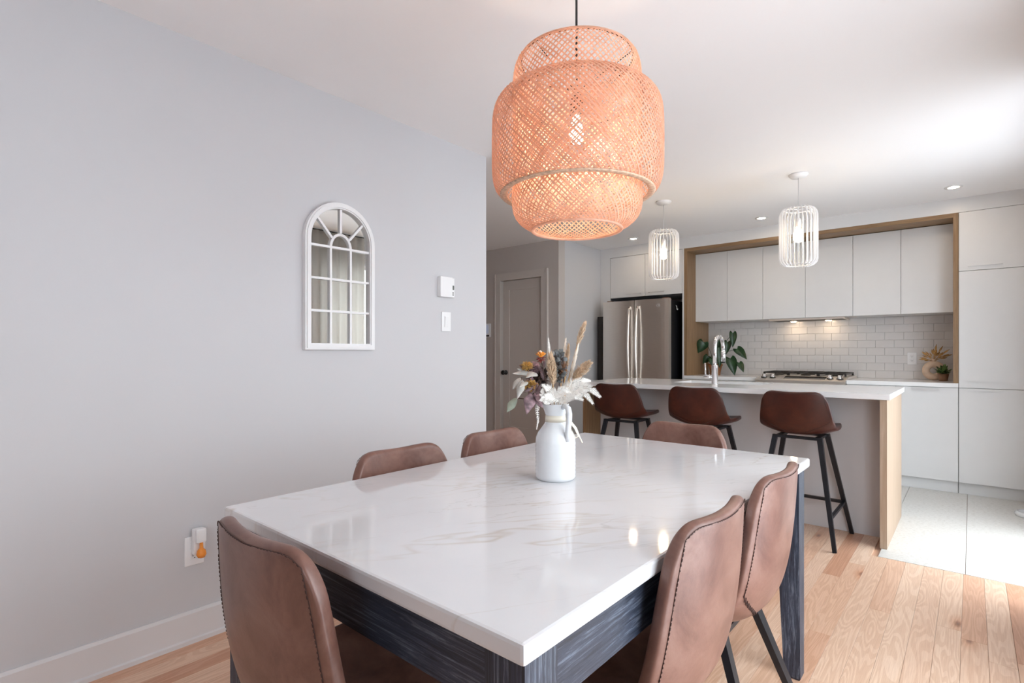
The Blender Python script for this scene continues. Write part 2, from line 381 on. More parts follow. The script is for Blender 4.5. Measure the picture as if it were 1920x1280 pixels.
struct(B(-3.59, -3.47, 4.94, YB, -0.01, CEIL).obj('wall_fridge_side', 'wall'))
wb = struct(B(-3.59, XR + 0.12, YB, YB + 0.12, -0.01, CEIL).obj('wall_back', 'grout'))
g = G(); ys = [YF] + [q for o_ in OPEN_R for q in o_[:2]] + [YB]
for i in range(0, len(ys), 2): g.box(XR, XR + 0.12, ys[i], ys[i + 1], -0.01, CEIL)
for y0, y1, z0, z1 in OPEN_R:
    g.box(XR, XR + 0.12, y0, y1, z1, CEIL); g.box(XR, XR + 0.12, y0, y1, -0.01, z0)
struct(g.obj('wall_right', 'wall'))
struct(B(XL - 0.12, XR + 0.12, YF - 0.12, YF, -0.01, CEIL).obj('wall_front', 'wall'))
struct(B(-30, 30, -30, 30, -0.6, -0.4).obj('ground_outside', 'deck'))
k = 1
for y0, y1, z0, z1 in OPEN_R:
    g = G(); xx = XR + 0.05
    for a, b in ((y0, y0 + 0.05), (y1 - 0.05, y1), ((y0 + y1) / 2 - 0.035, (y0 + y1) / 2 + 0.035)): g.box(xx, xx + 0.05, a, b, z0, z1)
    g.box(xx, xx + 0.05, y0, y1, z0, z0 + 0.05).box(xx, xx + 0.05, y0, y1, z1 - 0.05, z1)
    w = struct(g.obj('window_%d' % k, 'white')); k += 1  # the first window is unseen, added to throw light on the left wall
    B(xx + 0.02, xx + 0.026, y0 + 0.05, (y0 + y1) / 2 - 0.035, z0 + 0.05, z1 - 0.05).obj('pane', 'pane', w)
    B(xx + 0.02, xx + 0.026, (y0 + y1) / 2 + 0.035, y1 - 0.05, z0 + 0.05, z1 - 0.05).obj('pane', 'pane', w)
# baseboard with a stepped profile
bbp = [(XL, 0), (XL + 0.022, 0), (XL + 0.022, 0.016), (XL + 0.014, 0.02), (XL + 0.014, 0.118), (XL + 0.006, 0.128), (XL, 0.128)]
struct(G().prism([(p[0], p[1]) for p in bbp], YF, 2.506, 'y').obj('baseboard_left', 'trim'))
struct(B(-5.28, DX0 - 0.09, 4.806, 4.82, 0, 0.128).obj('baseboard_hall', 'halltrim'))
struct(B(-3.47, -3.456, 4.83, 5.4, 0, 0.128).obj('baseboard_fridge', 'trim'))
# bulkhead over the kitchen cabinets
KY = 5.70
struct(B(-3.47, XR, KY, YB, 2.312, CEIL).obj('trim_1', 'cab'))
# hall door
d = struct(B(DX0, DX1, 4.862, 4.90, 0.008, DZ).obj('door_1', 'halltrim'))
g = G(); st = 0.10
g.box(DX0 + 0.004, DX0 + st, 4.852, 4.864, 0.01, DZ - 0.004).box(DX1 - st, DX1 - 0.004, 4.852, 4.864, 0.01, DZ - 0.004).box(DX0 + st, DX1 - st, 4.852, 4.864, 1.915, DZ - 0.004).box(DX0 + st, DX1 - st, 4.852, 4.864, 0.01, 0.274)
g.obj('door_stile', 'halltrim', d)
g = G(); g.lathe([(0.001, 0), (0.028, 0), (0.028, 0.01), (0.010, 0.014), (0.010, 0.035), (0.024, 0.042), (0.030, 0.055), (0.024, 0.068), (0.001, 0.070)], n=20)
g.v = [(DX0 + 0.05 + p[0], 4.852 - p[2], 0.924 + p[1]) for p in g.v]; g.obj('door_knob', 'blackplastic', d)
g = G(); g.box(DX0 - 0.09, DX0, 4.80, 4.825, 0, DZ + 0.085).box(DX1, DX1 + 0.09, 4.80, 4.825, 0, DZ + 0.085).box(DX0, DX1, 4.80, 4.825, DZ, DZ + 0.085)
g.box(DX0 - 0.09, DX0 - 0.078, 4.792, 4.80, 0, DZ + 0.085).box(DX1 + 0.078, DX1 + 0.09, 4.792, 4.80, 0, DZ + 0.085)
struct(g.obj('trim_2', 'halltrim'))
# backsplash tiles, individually laid
bx0, bx1, bz0, bz1, th, tw = -2.374, -0.113, 0.912, 1.512, 0.075, 0.1507
tm = {}
for r in range(8):
    x = bx0 - (tw / 2 if r % 2 else 0)
    while x < bx1 - 0.004:
        a, b = max(x, bx0), min(x + tw, bx1); key = round(b - a, 3)
        if b - a > 0.006:
            if key not in tm:
                tm[key] = G().box(0.0008, b - a - 0.0008, -0.008, 0, 0.0008, th - 0.0008, c=0.0022).mesh('tile'); tm[key].materials.append(M['subtile'])
            o = bpy.data.objects.new('tile', tm[key]); COL.objects.link(o); o.parent = wb; o.location = (a, YB + 0.0005, bz0 + r * th)
        x += tw
# painted wall above the tall units is hidden by the cabinets; curtain seen in the arched mirror
def curtain(y0, y1, x, z0, z1, folds, name, label):
    n = folds * 8; v = []; f = []
    for i in range(n + 1):
        t = i / n; y = y0 + (y1 - y0) * t; dx = 0.028 * math.sin(t * folds * 2 * math.pi) + 0.008 * math.sin(t * folds * 5.1)
        v += [(x + dx, y, z0), (x + dx * 0.9, y, (z0 + z1) / 2), (x + dx * 0.6, y, z1)]
    for i in range(n):
        for j in range(2): f.append((i * 3 + j, i * 3 + 3 + j, i * 3 + 4 + j, i * 3 + 1 + j))
    o = G().add(v, f, True).obj(name, 'sheer'); m = o.modifiers.new('t', 'SOLIDIFY'); m.thickness = 0.002
    return tag(o, label, 'curtain')
curtain(2.42, 3.38, 0.30, 0.02, 2.412, 9, 'sheer_curtain', 'beige sheer curtain by the patio door, reflected in the arched mirror')
rod = thing('curtain_rod', 'dark curtain rod above the patio door, reflected in the arched mirror', 'curtain rod', (0.30, 3.6, 2.418))
G().tube([(0.30, 2.2, 2.418), (0.30, 5.2, 2.418)], 0.006, 10).obj('rod', 'wire', rod)
for y in (2.3, 3.7, 5.1): G().box(0.29, XR, y - 0.01, y + 0.01, 2.408, 2.428).obj('bracket', 'wire', rod)

# ================================================================== DINING TABLE
T0X, T1X, T0Y, T1Y, TZ = -1.43, -0.449, 0.545, 2.20, 0.775
tb = thing('dining_table', 'dining table with a white marble top on charcoal wooden legs', 'table', ((T0X + T1X) / 2, (T0Y + T1Y) / 2, 0))
B(T0X, T1X, T0Y, T1Y, TZ - 0.031, TZ, c=0.006).obj('table_top', 'marble', tb)['label'] = 'white marble slab with faint beige veins'
LW = 0.075; ZT = TZ - 0.031; ins = 0.008
LX = (T0X + ins, T1X - ins); LY = (T0Y + ins + 0.004, T1Y - 0.055)
for ix, ox in enumerate(LX):
    for iy, oy in enumerate(LY):
        sx = 1 if ix == 0 else -1; sy = 1 if iy == 0 else -1
        def ring(w, z): return [(ox, oy, z), (ox + sx * w, oy, z), (ox + sx * w, oy + sy * w, z), (ox, oy + sy * w, z)]
        def ringc(w, z, e): return [(ox + sx * e, oy + sy * e, z), (ox + sx * (w - e), oy + sy * e, z), (ox + sx * (w - e), oy + sy * (w - e), z), (ox + sx * e, oy + sy * (w - e), z)]
        v = ringc(0.054, 0, 0.004) + ring(0.054, 0.008) + ring(LW, 0.56) + ring(LW, ZT)
        f = [(0, 1, 2, 3), (12, 13, 14, 15)] + [(4 * q + a, 4 * q + (a + 1) % 4, 4 * q + 4 + (a + 1) % 4, 4 * q + 4 + a) for q in range(3) for a in range(4)]
        G().add(v, f).obj('leg', 'char_z', tb)
AZ0, AZ1 = 0.635, ZT
B(LX[0] + LW, LX[1] - LW, LY[0] + 0.016, LY[0] + 0.038, AZ0, AZ1).obj('apron', 'char_x', tb)
B(LX[0] + LW, LX[1] - LW, LY[1] - 0.038, LY[1] - 0.016, AZ0, AZ1).obj('apron', 'char_x', tb)
B(LX[0] + 0.016, LX[0] + 0.038, LY[0] + LW, LY[1] - LW, AZ0, AZ1).obj('apron', 'char_y', tb)
B(LX[1] - 0.038, LX[1] - 0.016, LY[0] + LW, LY[1] - LW, AZ0, AZ1).obj('apron', 'char_y', tb)

# ================================================================== CHAIRS AND STOOLS
def catmull(P, t):
    n = len(P) - 1; x = min(max(t, 0), 1) * n; i = min(int(x), n - 1); u = x - i
    p0, p1, p2, p3 = P[max(i - 1, 0)], P[i], P[i + 1], P[min(i + 2, n)]
    return [0.5 * (2 * b + (c - a) * u + (2 * a - 5 * b + 4 * c - d) * u * u + (3 * b - a - 3 * c + d) * u ** 3) for a, b, c, d in zip(p0, p1, p2, p3)]
def make_shell(P, top_len):
    """P rows: y, z, halfwidth, curl"""
    def pt(s, t):
        y, z, w, cl = catmull(P, t); y2, z2, _, _ = catmull(P, min(t + 0.01, 1)); y1, z1, _, _ = catmull(P, max(t - 0.01, 0))
        ty, tz = y2 - y1, z2 - z1; L = math.hypot(ty, tz) or 1
        ny, nz = tz / L, -ty / L                      # inward: up on the seat, forward on the back
        k = cl * abs(s) ** 2.4
        return Vector((s * w, y + ny * k, z + nz * k))
    def t1(s):
        a = abs(s); dip = 0.013 * (0.5 + 0.5 * math.cos(math.pi * min(a / 0.72, 1)))
        cr = 0.0 if a < 0.66 else 0.085 * (1 - math.sqrt(max(0, 1 - ((a - 0.66) / 0.34) ** 2)))
        return 1 - (dip * 0.55 + cr) * top_len
    def t0(s):
        a = abs(s); return 0.0 if a < 0.5 else 0.07 * (1 - math.sqrt(max(0, 1 - ((a - 0.5) / 0.5) ** 2)))
    return pt, t0, t1
def shell_mesh(name, pt, t0, t1, nc=18, nr=30):
    v = []; f = []
    for j in range(nr + 1):
        for i in range(nc + 1):
            s = math.sin(math.pi / 2 * (2 * i / nc - 1)) * 0.55 + 0.45 * (2 * i / nc - 1)
            v.append(pt(s, t0(s) + (t1(s) - t0(s)) * j / nr))
    for j in range(nr):
        for i in range(nc):
            a = j * (nc + 1) + i; f.append((a, a + 1, a + nc + 2, a + nc + 1))
    me = bpy.data.meshes.new(name); me.from_pydata([tuple(p) for p in v], [], f); me.polygons.foreach_set('use_smooth', [True] * len(f)); return me
def dashes(path, normal, dash, gap, w, lift):
    g = G(); L = 0
    for i in range(len(path) - 1):
        a, b = path[i], path[i + 1]; seg = (b - a).length
        while L < seg:
            p = a.lerp(b, L / seg); q = a.lerp(b, min(1, (L + dash) / seg)); n = normal(i)
            if (q - p).length > 0.001: g.bar(p + n * lift, q + n * lift, w, 0.0016, up=n)
            L += dash + gap
        L -= seg
    return g
def make_seat(name, label, cat, P, mat, thick, legs, group, seam_t, bars, top_len):
    root = thing(name, label, cat, (0, 0, 0), group)
    pt, t0, t1 = make_shell(P, top_len)
    me = shell_mesh('shell', pt, t0, t1); o = bpy.data.objects.new('shell', me); COL.objects.link(o); o.parent = root; me.materials.append(M[mat])
    m = o.modifiers.new('pad', 'SOLIDIFY'); m.thickness = thick; m.offset = -1.0; m.use_even_offset = True
    m = o.modifiers.new('round', 'SUBSURF'); m.levels = 1; m.render_levels = 2
    e = 0.905
    def nrm(s, t):
        d1 = pt(min(s + 0.02, 1), t) - pt(max(s - 0.02, -1), t); d2 = pt(s, min(t + 0.01, 1)) - pt(s, max(t - 0.01, 0)); n = d1.cross(d2); n.normalize(); return n
    st = []
    sb = seam_t; seam_t = sb + 0.19
    for i in range(30): st.append((-e, seam_t + (t1(-e) - 0.012 - seam_t) * i / 29))
    for i in range(1, 34):
        s = -e + 2 * e * i / 34; st.append((s, t1(s) - 0.014))
    for i in range(30): st.append((e, t1(e) - 0.012 + (seam_t - t1(e) + 0.012) * i / 29))
    path = [pt(s, t) for s, t in st]; nr = [nrm(s, t) for s, t in st]
    g = dashes(path, lambda i: nr[i], 0.0055, 0.0035, 0.0016, 0.0012)
    ln = G().tube([p + n * 0.0002 for p, n in zip(path, nr)], 0.0007, 5); g.add(ln.v, ln.f, True)
    so = g.obj('stitching', 'stitch', root); so['label'] = 'dark stitched seam'
    g = G(); cs = [(-e + 2 * e * i / 40, sb + 0.19 * abs(-1 + i / 20) ** 1.6) for i in range(41)]
    cp = [pt(s, t) for s, t in cs]; cn = [nrm(s, t) for s, t in cs]
    ln = G().tube([p + n * 0.0002 for p, n in zip(cp, cn)], 0.0012, 5); g.add(ln.v, ln.f, True)
    for i in range(40):
        up = pt(cs[i][0], cs[i][1] + 0.010) ; dn = pt(cs[i + 1][0], cs[i + 1][1] - 0.010)
        g.bar(up + cn[i] * 0.001, dn + cn[i] * 0.001, 0.0015, 0.0015, up=cn[i])
    g.obj('cross_seam', 'stitch', root)['label'] = 'dark zigzag stitching across the lower back'
    for a, b, w, dd in legs: G().bar(a, b, w, dd, up=(0, 1, 0), w2=w * 0.72, d2=dd * 0.8).obj('leg', 'black', root)
    for nm, items in bars.items():
        if nm == 'stretcher':
            for a, b, w, dd in items: G().bar(a, b, w, dd).obj(nm, 'black', root)
            continue
        g = G()
        for a, b, w, dd in items: g.bar(a, b, w, dd)
        g.obj(nm, 'black', root)
    return root
CH = [(.225, .436, .190, .010), (.19, .447, .212, .014), (.08, .430, .225, .028), (-.06, .410, .231, .050), (-.155, .416, .229, .060), (-.214, .464, .229, .054), (-.238, .535, .227, .044), (-.252, .63, .220, .038), (-.262, .74, .204, .034), (-.270, .841, .178, .030)]
zl = 0.402
chlegs = [((sx * 0.13, sy * 0.12, zl), (sx * 0.215, (-0.265 if sy < 0 else 0.225), 0), 0.034, 0.022) for sx in (-1, 1) for sy in (-1, 1)]
chbars = {'seat_frame': [((-0.15, -0.12, zl - 0.008), (0.15, -0.12, zl - 0.008), 0.03, 0.016), ((-0.15, 0.12, zl - 0.008), (0.15, 0.12, zl - 0.008), 0.03, 0.016), ((-0.10, -0.12, zl - 0.008), (-0.10, 0.12, zl - 0.008), 0.03, 0.014), ((0.10, -0.12, zl - 0.008), (0.10, 0.12, zl - 0.008), 0.03, 0.014)]}
c0 = make_seat('dining_chair', '', 'chair', CH, 'leather', 0.030, chlegs, 'brown leather dining chairs', 0.475, chbars, 1.0)
c0.location = (-0.985, 0.672, 0); c0['label'] = 'brown leather dining chair at the near end of the table, nearest the wall outlet'
dup(c0, (-1.235, 1.130, 0), R(-90), 'brown leather dining chair tucked against the wall side of the table, nearer the arched mirror')
dup(c0, (-1.268, 1.630, 0), R(-90), 'brown leather dining chair on the wall side of the table, nearer the hall opening')
dup(c0, (-0.995, 2.120, 0), R(180), 'brown leather dining chair at the table\'s far end, before the bar stools')
dup(c0, (-0.643, 1.122, 0), R(90), 'brown leather dining chair in the right foreground, on the open side of the table')
dup(c0, (-0.643, 1.618, 0), R(90), 'brown leather dining chair beside the far right table leg, with zigzag stitching in view')
STP = [(.215, .668, .170, .006), (.18, .676, .195, .010), (.07, .664, .212, .022), (-.06, .652, .218, .040), (-.14, .660, .219, .056), (-.185, .695, .217, .060), (-.205, .738, .211, .050), (-.218, .79, .203, .042), (-.231, .85, .191, .034), (-.243, .926, .175, .028)]
zs = 0.640
stlegs = [((sx * 0.125, sy * 0.11, zs), (sx * (0.225 if sy < 0 else 0.245), (-0.232 if sy < 0 else 0.225), 0), 0.030, 0.024) for sx in (-1, 1) for sy in (-1, 1)]
def legpt(sx, sy, z):
    a, b = Vector((sx * 0.125, sy * 0.11, zs)), Vector((sx * (0.225 if sy < 0 else 0.245), (-0.232 if sy < 0 else 0.225), 0)); return a.lerp(b, 1 - z / zs)
fz = 0.205
stbars = {'seat_frame': [((-0.14, -0.11, zs - 0.006), (0.14, -0.11, zs - 0.006), 0.03, 0.016), ((-0.14, 0.11, zs - 0.006), (0.14, 0.11, zs - 0.006), 0.03, 0.016), ((-0.11, -0.11, zs - 0.006), (-0.11, 0.11, zs - 0.006), 0.03, 0.014), ((0.11, -0.11, zs - 0.006), (0.11, 0.11, zs - 0.006), 0.03, 0.014)],
          'footrest': [(legpt(-1, 1, fz), legpt(1, 1, fz), 0.022, 0.018)],
          'stretcher': [(legpt(-1, 1, fz), legpt(-1, -1, fz - 0.02), 0.018, 0.016), (legpt(1, 1, fz), legpt(1, -1, fz - 0.02), 0.018, 0.016)]}
s0 = make_seat('bar_stool', '', 'bar stool', STP, 'leather_d', 0.026, stlegs, 'cognac leather bar stools', 0.475, stbars, 1.25)
s0.location = (-0.825, 3.80, 0); s0.rotation_euler = (0, 0, R(0)); s0['label'] = 'dark cognac leather bar stool nearest the oak end panel, its legs fully in view'
dup(s0, (-1.445, 3.80, 0), R(0), 'dark cognac leather bar stool in the middle of the row, in front of the faucet')
dup(s0, (-2.065, 3.79, 0), R(4), 'dark cognac leather bar stool behind the flower vase, in front of the refrigerator')

# ================================================================== ISLAND
IX0, IX1, IY0, IY1, IZ = -2.535, -0.362, 3.812, 4.72, 0.918
isl = thing('kitchen_island', 'white kitchen island with oak end panels behind the bar stools', 'island', ((IX0 + IX1) / 2, (IY0 + IY1) / 2, 0))
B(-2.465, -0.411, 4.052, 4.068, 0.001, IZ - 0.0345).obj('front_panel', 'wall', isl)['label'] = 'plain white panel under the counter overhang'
B(-2.465, -0.411, 4.635, 4.68, 0.1, IZ - 0.0345).obj('body', 'cab', isl)
B(-0.411, -0.376, 3.825, 4.683, 0.0017, IZ - 0.0345).obj('end_panel', 'oak_i', isl)['label'] = 'oak end panel facing the bright window'
B(-2.50, -2.465, 3.825, 4.683, 0.0017, IZ - 0.0345).obj('end_panel', 'oak_v', isl)['label'] = 'oak end panel'
SX0, SX1, SY0, SY1 = -1.88, -1.20, 4.24, 4.62                     # sink cut-out
g = G(); zt, zb = IZ, IZ - 0.034
g.box(IX0, SX0, IY0, IY1, zb, zt).box(SX1, IX1, IY0, IY1, zb, zt).box(SX0, SX1, IY0, SY0, zb, zt).box(SX0, SX1, SY1, IY1, zb, zt)
tag(g.obj('island_countertop', 'quartz'), 'white quartz countertop on the island, cut out for the sink', 'countertop')
g = G(); e = 0.006
g.box(SX0 - e, SX1 + e, SY0 - e, SY1 + e, 0.70, 0.706).box(SX0 - e, SX0, SY0 - e, SY1 + e, 0.706, zb - 0.0005).box(SX1, SX1 + e, SY0 - e, SY1 + e, 0.706, zb - 0.0005).box(SX0, SX1, SY0 - e, SY0, 0.706, zb - 0.0005).box(SX0, SX1, SY1, SY1 + e, 0.706, zb - 0.0005)
sk = thing('kitchen_sink', 'white undermount sink sunk in the island countertop', 'sink', ((SX0 + SX1) / 2, (SY0 + SY1) / 2, 0.70))
g.obj('basin', 'ceramic', sk); G().lathe([(0.001, 0.7065), (0.04, 0.7065), (0.042, 0.709), (0.001, 0.710)], ((SX0 + SX1) / 2, (SY0 + SY1) / 2, 0), 20).obj('drain', 'chrome', sk)
fx, fy = -1.513, 4.176
fa = thing('faucet', 'chrome gooseneck faucet with a side lever on the island', 'faucet', (fx, fy, IZ))
G().lathe([(0.027, 0), (0.027, 0.004), (0.0235, 0.006), (0.0235, 0.145), (0.020, 0.150), (0.001, 0.150)], (fx, fy, IZ), 24).obj('base', 'chrome', fa)
rr = 0.092; pts = [(fx, fy, IZ + 0.14), (fx, fy, IZ + 0.28)]
for i in range(1, 15):
    a = math.pi * i / 14 * 0.97; pts.append((fx, fy + rr - rr * math.cos(a), IZ + 0.28 + rr * math.sin(a)))
ex = pts[-1]; pts.append((fx, ex[1] + 0.004, ex[2] - 0.03))
G().tube(pts, 0.0155, 14).obj('spout', 'chrome', fa)
G().tube([(fx, ex[1] + 0.004, ex[2] - 0.028), (fx, ex[1] + 0.007, ex[2] - 0.115)], 0.0185, 14).obj('spray_head', 'chrome', fa)
G().tube([(fx, ex[1] + 0.007, ex[2] - 0.115), (fx, ex[1] + 0.0075, ex[2] - 0.125)], 0.015, 14).obj('nozzle', 'blackplastic', fa)
ho = G().tube([(fx - 0.02, fy, IZ + 0.055), (fx - 0.085, fy, IZ + 0.055)], 0.0165, 14).obj('valve', 'chrome', fa)
sub(G().tube([(fx - 0.072, fy, IZ + 0.06), (fx - 0.075, fy - 0.002, IZ + 0.165)], [0.007, 0.0055], 10), 'lever', 'chrome', ho, (fx, fy, IZ))

# ================================================================== KITCHEN RUN
FW = (-2.402, -2.368, -0.113, -0.079)                            # oak surround: left post, right post
fr = thing('oak_surround', 'oak frame around the wall cabinets and tiled backsplash', 'frame', (-1.24, KY, 0.912))
B(FW[0], FW[1], KY, YB - 0.001, 0.912, 2.312).obj('post', 'oak_v', fr)
B(FW[2], FW[3], KY, YB - 0.001, 0.912, 2.312).obj('post', 'oak_v', fr)
B(FW[1], FW[2], KY, YB - 0.001, 2.277, 2.312).obj('beam', 'oak_h', fr)
UY = 5.935; seams = [-2.368, -2.016, -1.652, -1.253, -0.85, -0.481, -0.113]
def handle(x0, x1, y, z, parent, mat='chrome'):
    g = G().box(x0, x1, y - 0.030, y - 0.022, z - 0.004, z + 0.004)
    for x in (x0 + 0.006, x1 - 0.014): g.box(x, x + 0.008, y - 0.024, y, z - 0.004, z + 0.004)
    return g
M['satin'] = plain('satin_handle', (0.74, 0.74, 0.75, 1), 0.3, 0.7)
names = ['white wall cabinet at the left end of the row, above the leafy plant', 'white wall cabinet over the gas range, with the hood below it', 'white wall cabinet at the right end of the row, next to the tall pantry']
for k in range(3):
    a, b, c = seams[2 * k], seams[2 * k + 1], seams[2 * k + 2]
    wc = thing('wall_cabinet', names[k], 'cabinet', ((a + c) / 2, UY, 1.512), 'white wall cabinets')
    B(a + 0.0005, c - 0.0005, UY + 0.019, YB - 0.012, 1.514, 2.2765).obj('body', 'cabdark', wc)
    B(a + 0.0005, c - 0.0005, UY + 0.019, YB - 0.012, 1.512, 1.514).obj('bottom_panel', 'cab', wc)
    B(a + 0.0015, b - 0.0015, UY, UY + 0.018, 1.512, 2.270, c=0.001).obj('door', 'cab', wc)
    B(b + 0.0015, c - 0.0015, UY, UY + 0.018, 1.512, 2.270, c=0.001).obj('door', 'cab', wc)
hd = thing('range_hood', 'slim built-in range hood under the middle wall cabinet', 'range hood', (-1.25, 6.1, 1.49))
B(-1.60, -0.92, 5.96, 6.25, 1.493, 1.5118).obj('housing', 'steel', hd)
B(-1.58, -0.94, 5.98, 6.23, 1.4915, 1.493).obj('filter', 'iron', hd)
for x in (-1.42, -1.10): G().lathe([(0.001, 0), (0.028, 0), (0.028, 0.004), (0.001, 0.004)], (x, 6.21, 1.4875), 16).obj('hood_lamp', 'hoodlamp', hd)
# over-fridge cabinet
PX0, PX1 = -2.422, -2.403
fcb = thing('fridge_cabinet', 'white two-door cabinet above the refrigerator', 'cabinet', (-2.87, KY, 1.822))
B(-3.328, PX0 - 0.001, KY + 0.019, YB - 0.002, 1.822, 2.3115).obj('body', 'cab', fcb)
for a, b, h0, h1 in ((-3.326, -2.872, -3.11, -2.91), (-2.868, PX0 - 0.003, -2.83, -2.63)):
    dd = B(a, b, KY, KY + 0.018, 1.822, 2.307, c=0.001).obj('door', 'cab', fcb)
    sub(handle(h0, h1, KY, 1.858, dd), 'handle', 'satin', dd, fcb['base'])
B(-3.468, -3.330, KY, KY + 0.018, 0.0, 2.3115).obj('filler_panel', 'cab', fcb)
tag(B(PX0, PX1, KY, YB - 0.002, 0.002, 2.3115).obj('upright_board', 'cab'), 'white upright panel between the refrigerator and the oak frame', 'panel')
# refrigerator
RX0, RX1, RY, RZ = -3.305, -2.489, 5.48, 1.757; mid = (RX0 + RX1) / 2
rf = thing('refrigerator', 'stainless steel french door refrigerator with black sides', 'refrigerator', (mid, 5.85, 0))
B(RX0 + 0.006, RX1 - 0.006, RY + 0.085, 6.30, 0.02, RZ - 0.015).obj('body', 'blackplastic', rf)
def fdoor(x0, x1, z0, z1, name):
    n = 10; poly = []
    for i in range(n + 1):
        t = i / n; poly.append((x0 + (x1 - x0) * t, RY + 0.022 * (2 * t - 1) ** 4 * 0.5))
    poly = poly + [(x1, RY + 0.078), (x0, RY + 0.078)]
    return G().prism(poly, z0, z1, 'z').obj(name, 'steel', rf)
dl = fdoor(RX0, mid - 0.003, 0.72, RZ, 'door'); dr = fdoor(mid + 0.003, RX1, 0.72, RZ, 'door'); dw = fdoor(RX0, RX1, 0.06, 0.71, 'freezer_drawer')
for dd, x in ((dl, mid - 0.048), (dr, mid + 0.048)):
    pts = [(x, RY - 0.012, 0.80)] + [(x, RY - 0.030 - 0.028 * math.sin(math.pi * i / 10), 0.82 + 0.83 * i / 10) for i in range(11)] + [(x, RY - 0.012, 1.67)]
    sub(G().tube(pts, 0.014, 10), 'handle', 'steel', dd, rf['base'])
    for za in (1.655, 0.79): sub(B(x - 0.012, x + 0.012, RY - 0.03, RY + 0.01, za, za + 0.03), 'handle_mount', 'steel', dd, rf['base'])
g = G(); g.lathe([(0.017, 0), (0.021, 0), (0.021, 0.003), (0.017, 0.003)], n=24, closed=True); g.lathe([(0.001, 0), (0.007, 0), (0.007, 0.003), (0.001, 0.003)], n=12)
p0 = at_y(1234, 572, RY); g.v = [(p0.x + p[0], RY - 0.001 - p[2], p0.z + p[1]) for p in g.v]
sub(g, 'emblem', 'satin', dr, rf['base'])
for x in (RX0 + 0.03, RX1 - 0.09): B(x, x + 0.06, RY + 0.05, RY + 0.14, RZ - 0.014, RZ + 0.014, c=0.004).obj('hinge_cover', 'brownpot', rf)
g = G().tube([(RX1 + 0.002, RY + 0.20, 1.69), (RX1 + 0.012, RY + 0.20, 1.672), (RX1 + 0.012, RY + 0.20, 1.645), (RX1 + 0.022, RY + 0.20, 1.640), (RX1 + 0.024, RY + 0.20, 1.652)], 0.003, 8)
g.obj('hook', 'white', rf)['label'] = 'small pale hook on the black side'
tag(B(-3.451, -3.380, 5.60, 5.66, 0.0, 1.60, c=0.008).obj('dark_block', 'iron'), 'dark narrow board standing in the gap between refrigerator and wall', 'block')  # plain dark upright box in the gap beside the refrigerator
# base cabinets and counter
CZ = 0.912
bxs = [-2.402, -1.646]; BY = KY + 0.004
def base_unit(x0, x1, label, doors):
    u = thing('base_cabinet', label, 'cabinet', ((x0 + x1) / 2, BY, 0), 'white base cabinets')
    B(x0 + 0.001, x1 - 0.001, BY + 0.02, YB - 0.002, 0.10, CZ - 0.037).obj('body', 'cabdark', u)
    B(x0 + 0.001, x1 - 0.001, KY + 0.05, KY + 0.065, 0.0017, 0.10).obj('toe_kick', 'cab', u)
    n = len(doors) - 1
    for i in range(n):
        dd = B(doors[i] + 0.0015, doors[i + 1] - 0.0015, BY, BY + 0.018, 0.102, CZ - 0.040, c=0.001).obj('door', 'cab', u)
        m_ = (doors[i] + doors[i + 1]) / 2
        sub(handle(m_ - 0.09, m_ + 0.09, BY, CZ - 0.055, dd), 'handle', 'satin', dd, u['base'])
base_unit(-2.402, -1.648, 'white base cabinet behind the island, left of the gas range', [-2.402, -2.025, -1.648])
base_unit(-0.866, -0.081, 'white base cabinet right of the gas range, partly hidden by the island', [-0.866, -0.5, -0.0795])
for x0, x1, lab in ((-2.402, -1.6465, 'white countertop left of the gas range, under the leafy plant'), (-0.8665, -0.0795, 'white countertop right of the gas range, under the ring vase')):
    tag(B(x0, x1, KY - 0.004, YB - 0.001, CZ - 0.036, CZ - 0.0005, c=0.002).obj('countertop', 'quartz'), lab, 'countertop')
# slide-in range
rg = thing('gas_range', 'stainless slide-in gas range with knobs and black grates', 'range', (-1.2565, 5.95, 0))
X0, X1 = -1.6445, -0.8685
B(X0, X1, KY + 0.01, YB - 0.02, 0.02, 0.865).obj('body', 'steel', rg)
G().prism([(5.655, 0.868), (5.655, 0.894), (5.668, 0.903), (5.83, 0.936), (6.30, 0.936), (6.30, 0.868)], X0 - 0.001, X1 + 0.001, 'x').obj('control_panel', 'steel', rg)
sl = (0.936 - 0.903) / (5.83 - 5.668)
def onp(x, y, h=0): return (x, y - h * 0.2, 0.903 + (y - 5.668) * sl + h)
g = G(); q = [onp(-1.40, 5.70, 0.0008), onp(-1.04, 5.70, 0.0008), onp(-1.04, 5.80, 0.0008), onp(-1.40, 5.80, 0.0008)]
g.add(q + [(p[0], p[1], p[2] - 0.003) for p in q], [(0, 1, 2, 3), (7, 6, 5, 4), (0, 4, 5, 1), (1, 5, 6, 2), (2, 6, 7, 3), (3, 7, 4, 0)]).obj('display', 'glass_dark', rg)
for x in (-1.585, -1.505, -1.005, -0.925):
    b0 = onp(x, 5.745); kb = G().lathe([(0.001, 0.0), (0.026, 0.0), (0.026, 0.006), (0.020, 0.010), (0.018, 0.030), (0.014, 0.034), (0.001, 0.034)], b0, 20).obj('knob', 'chrome', rg)
    sub(G().lathe([(0.026, -0.002), (0.029, -0.002), (0.029, 0.003), (0.026, 0.003)], b0, 20, closed=True), 'knob_ring', 'blackplastic', kb, rg['base'])
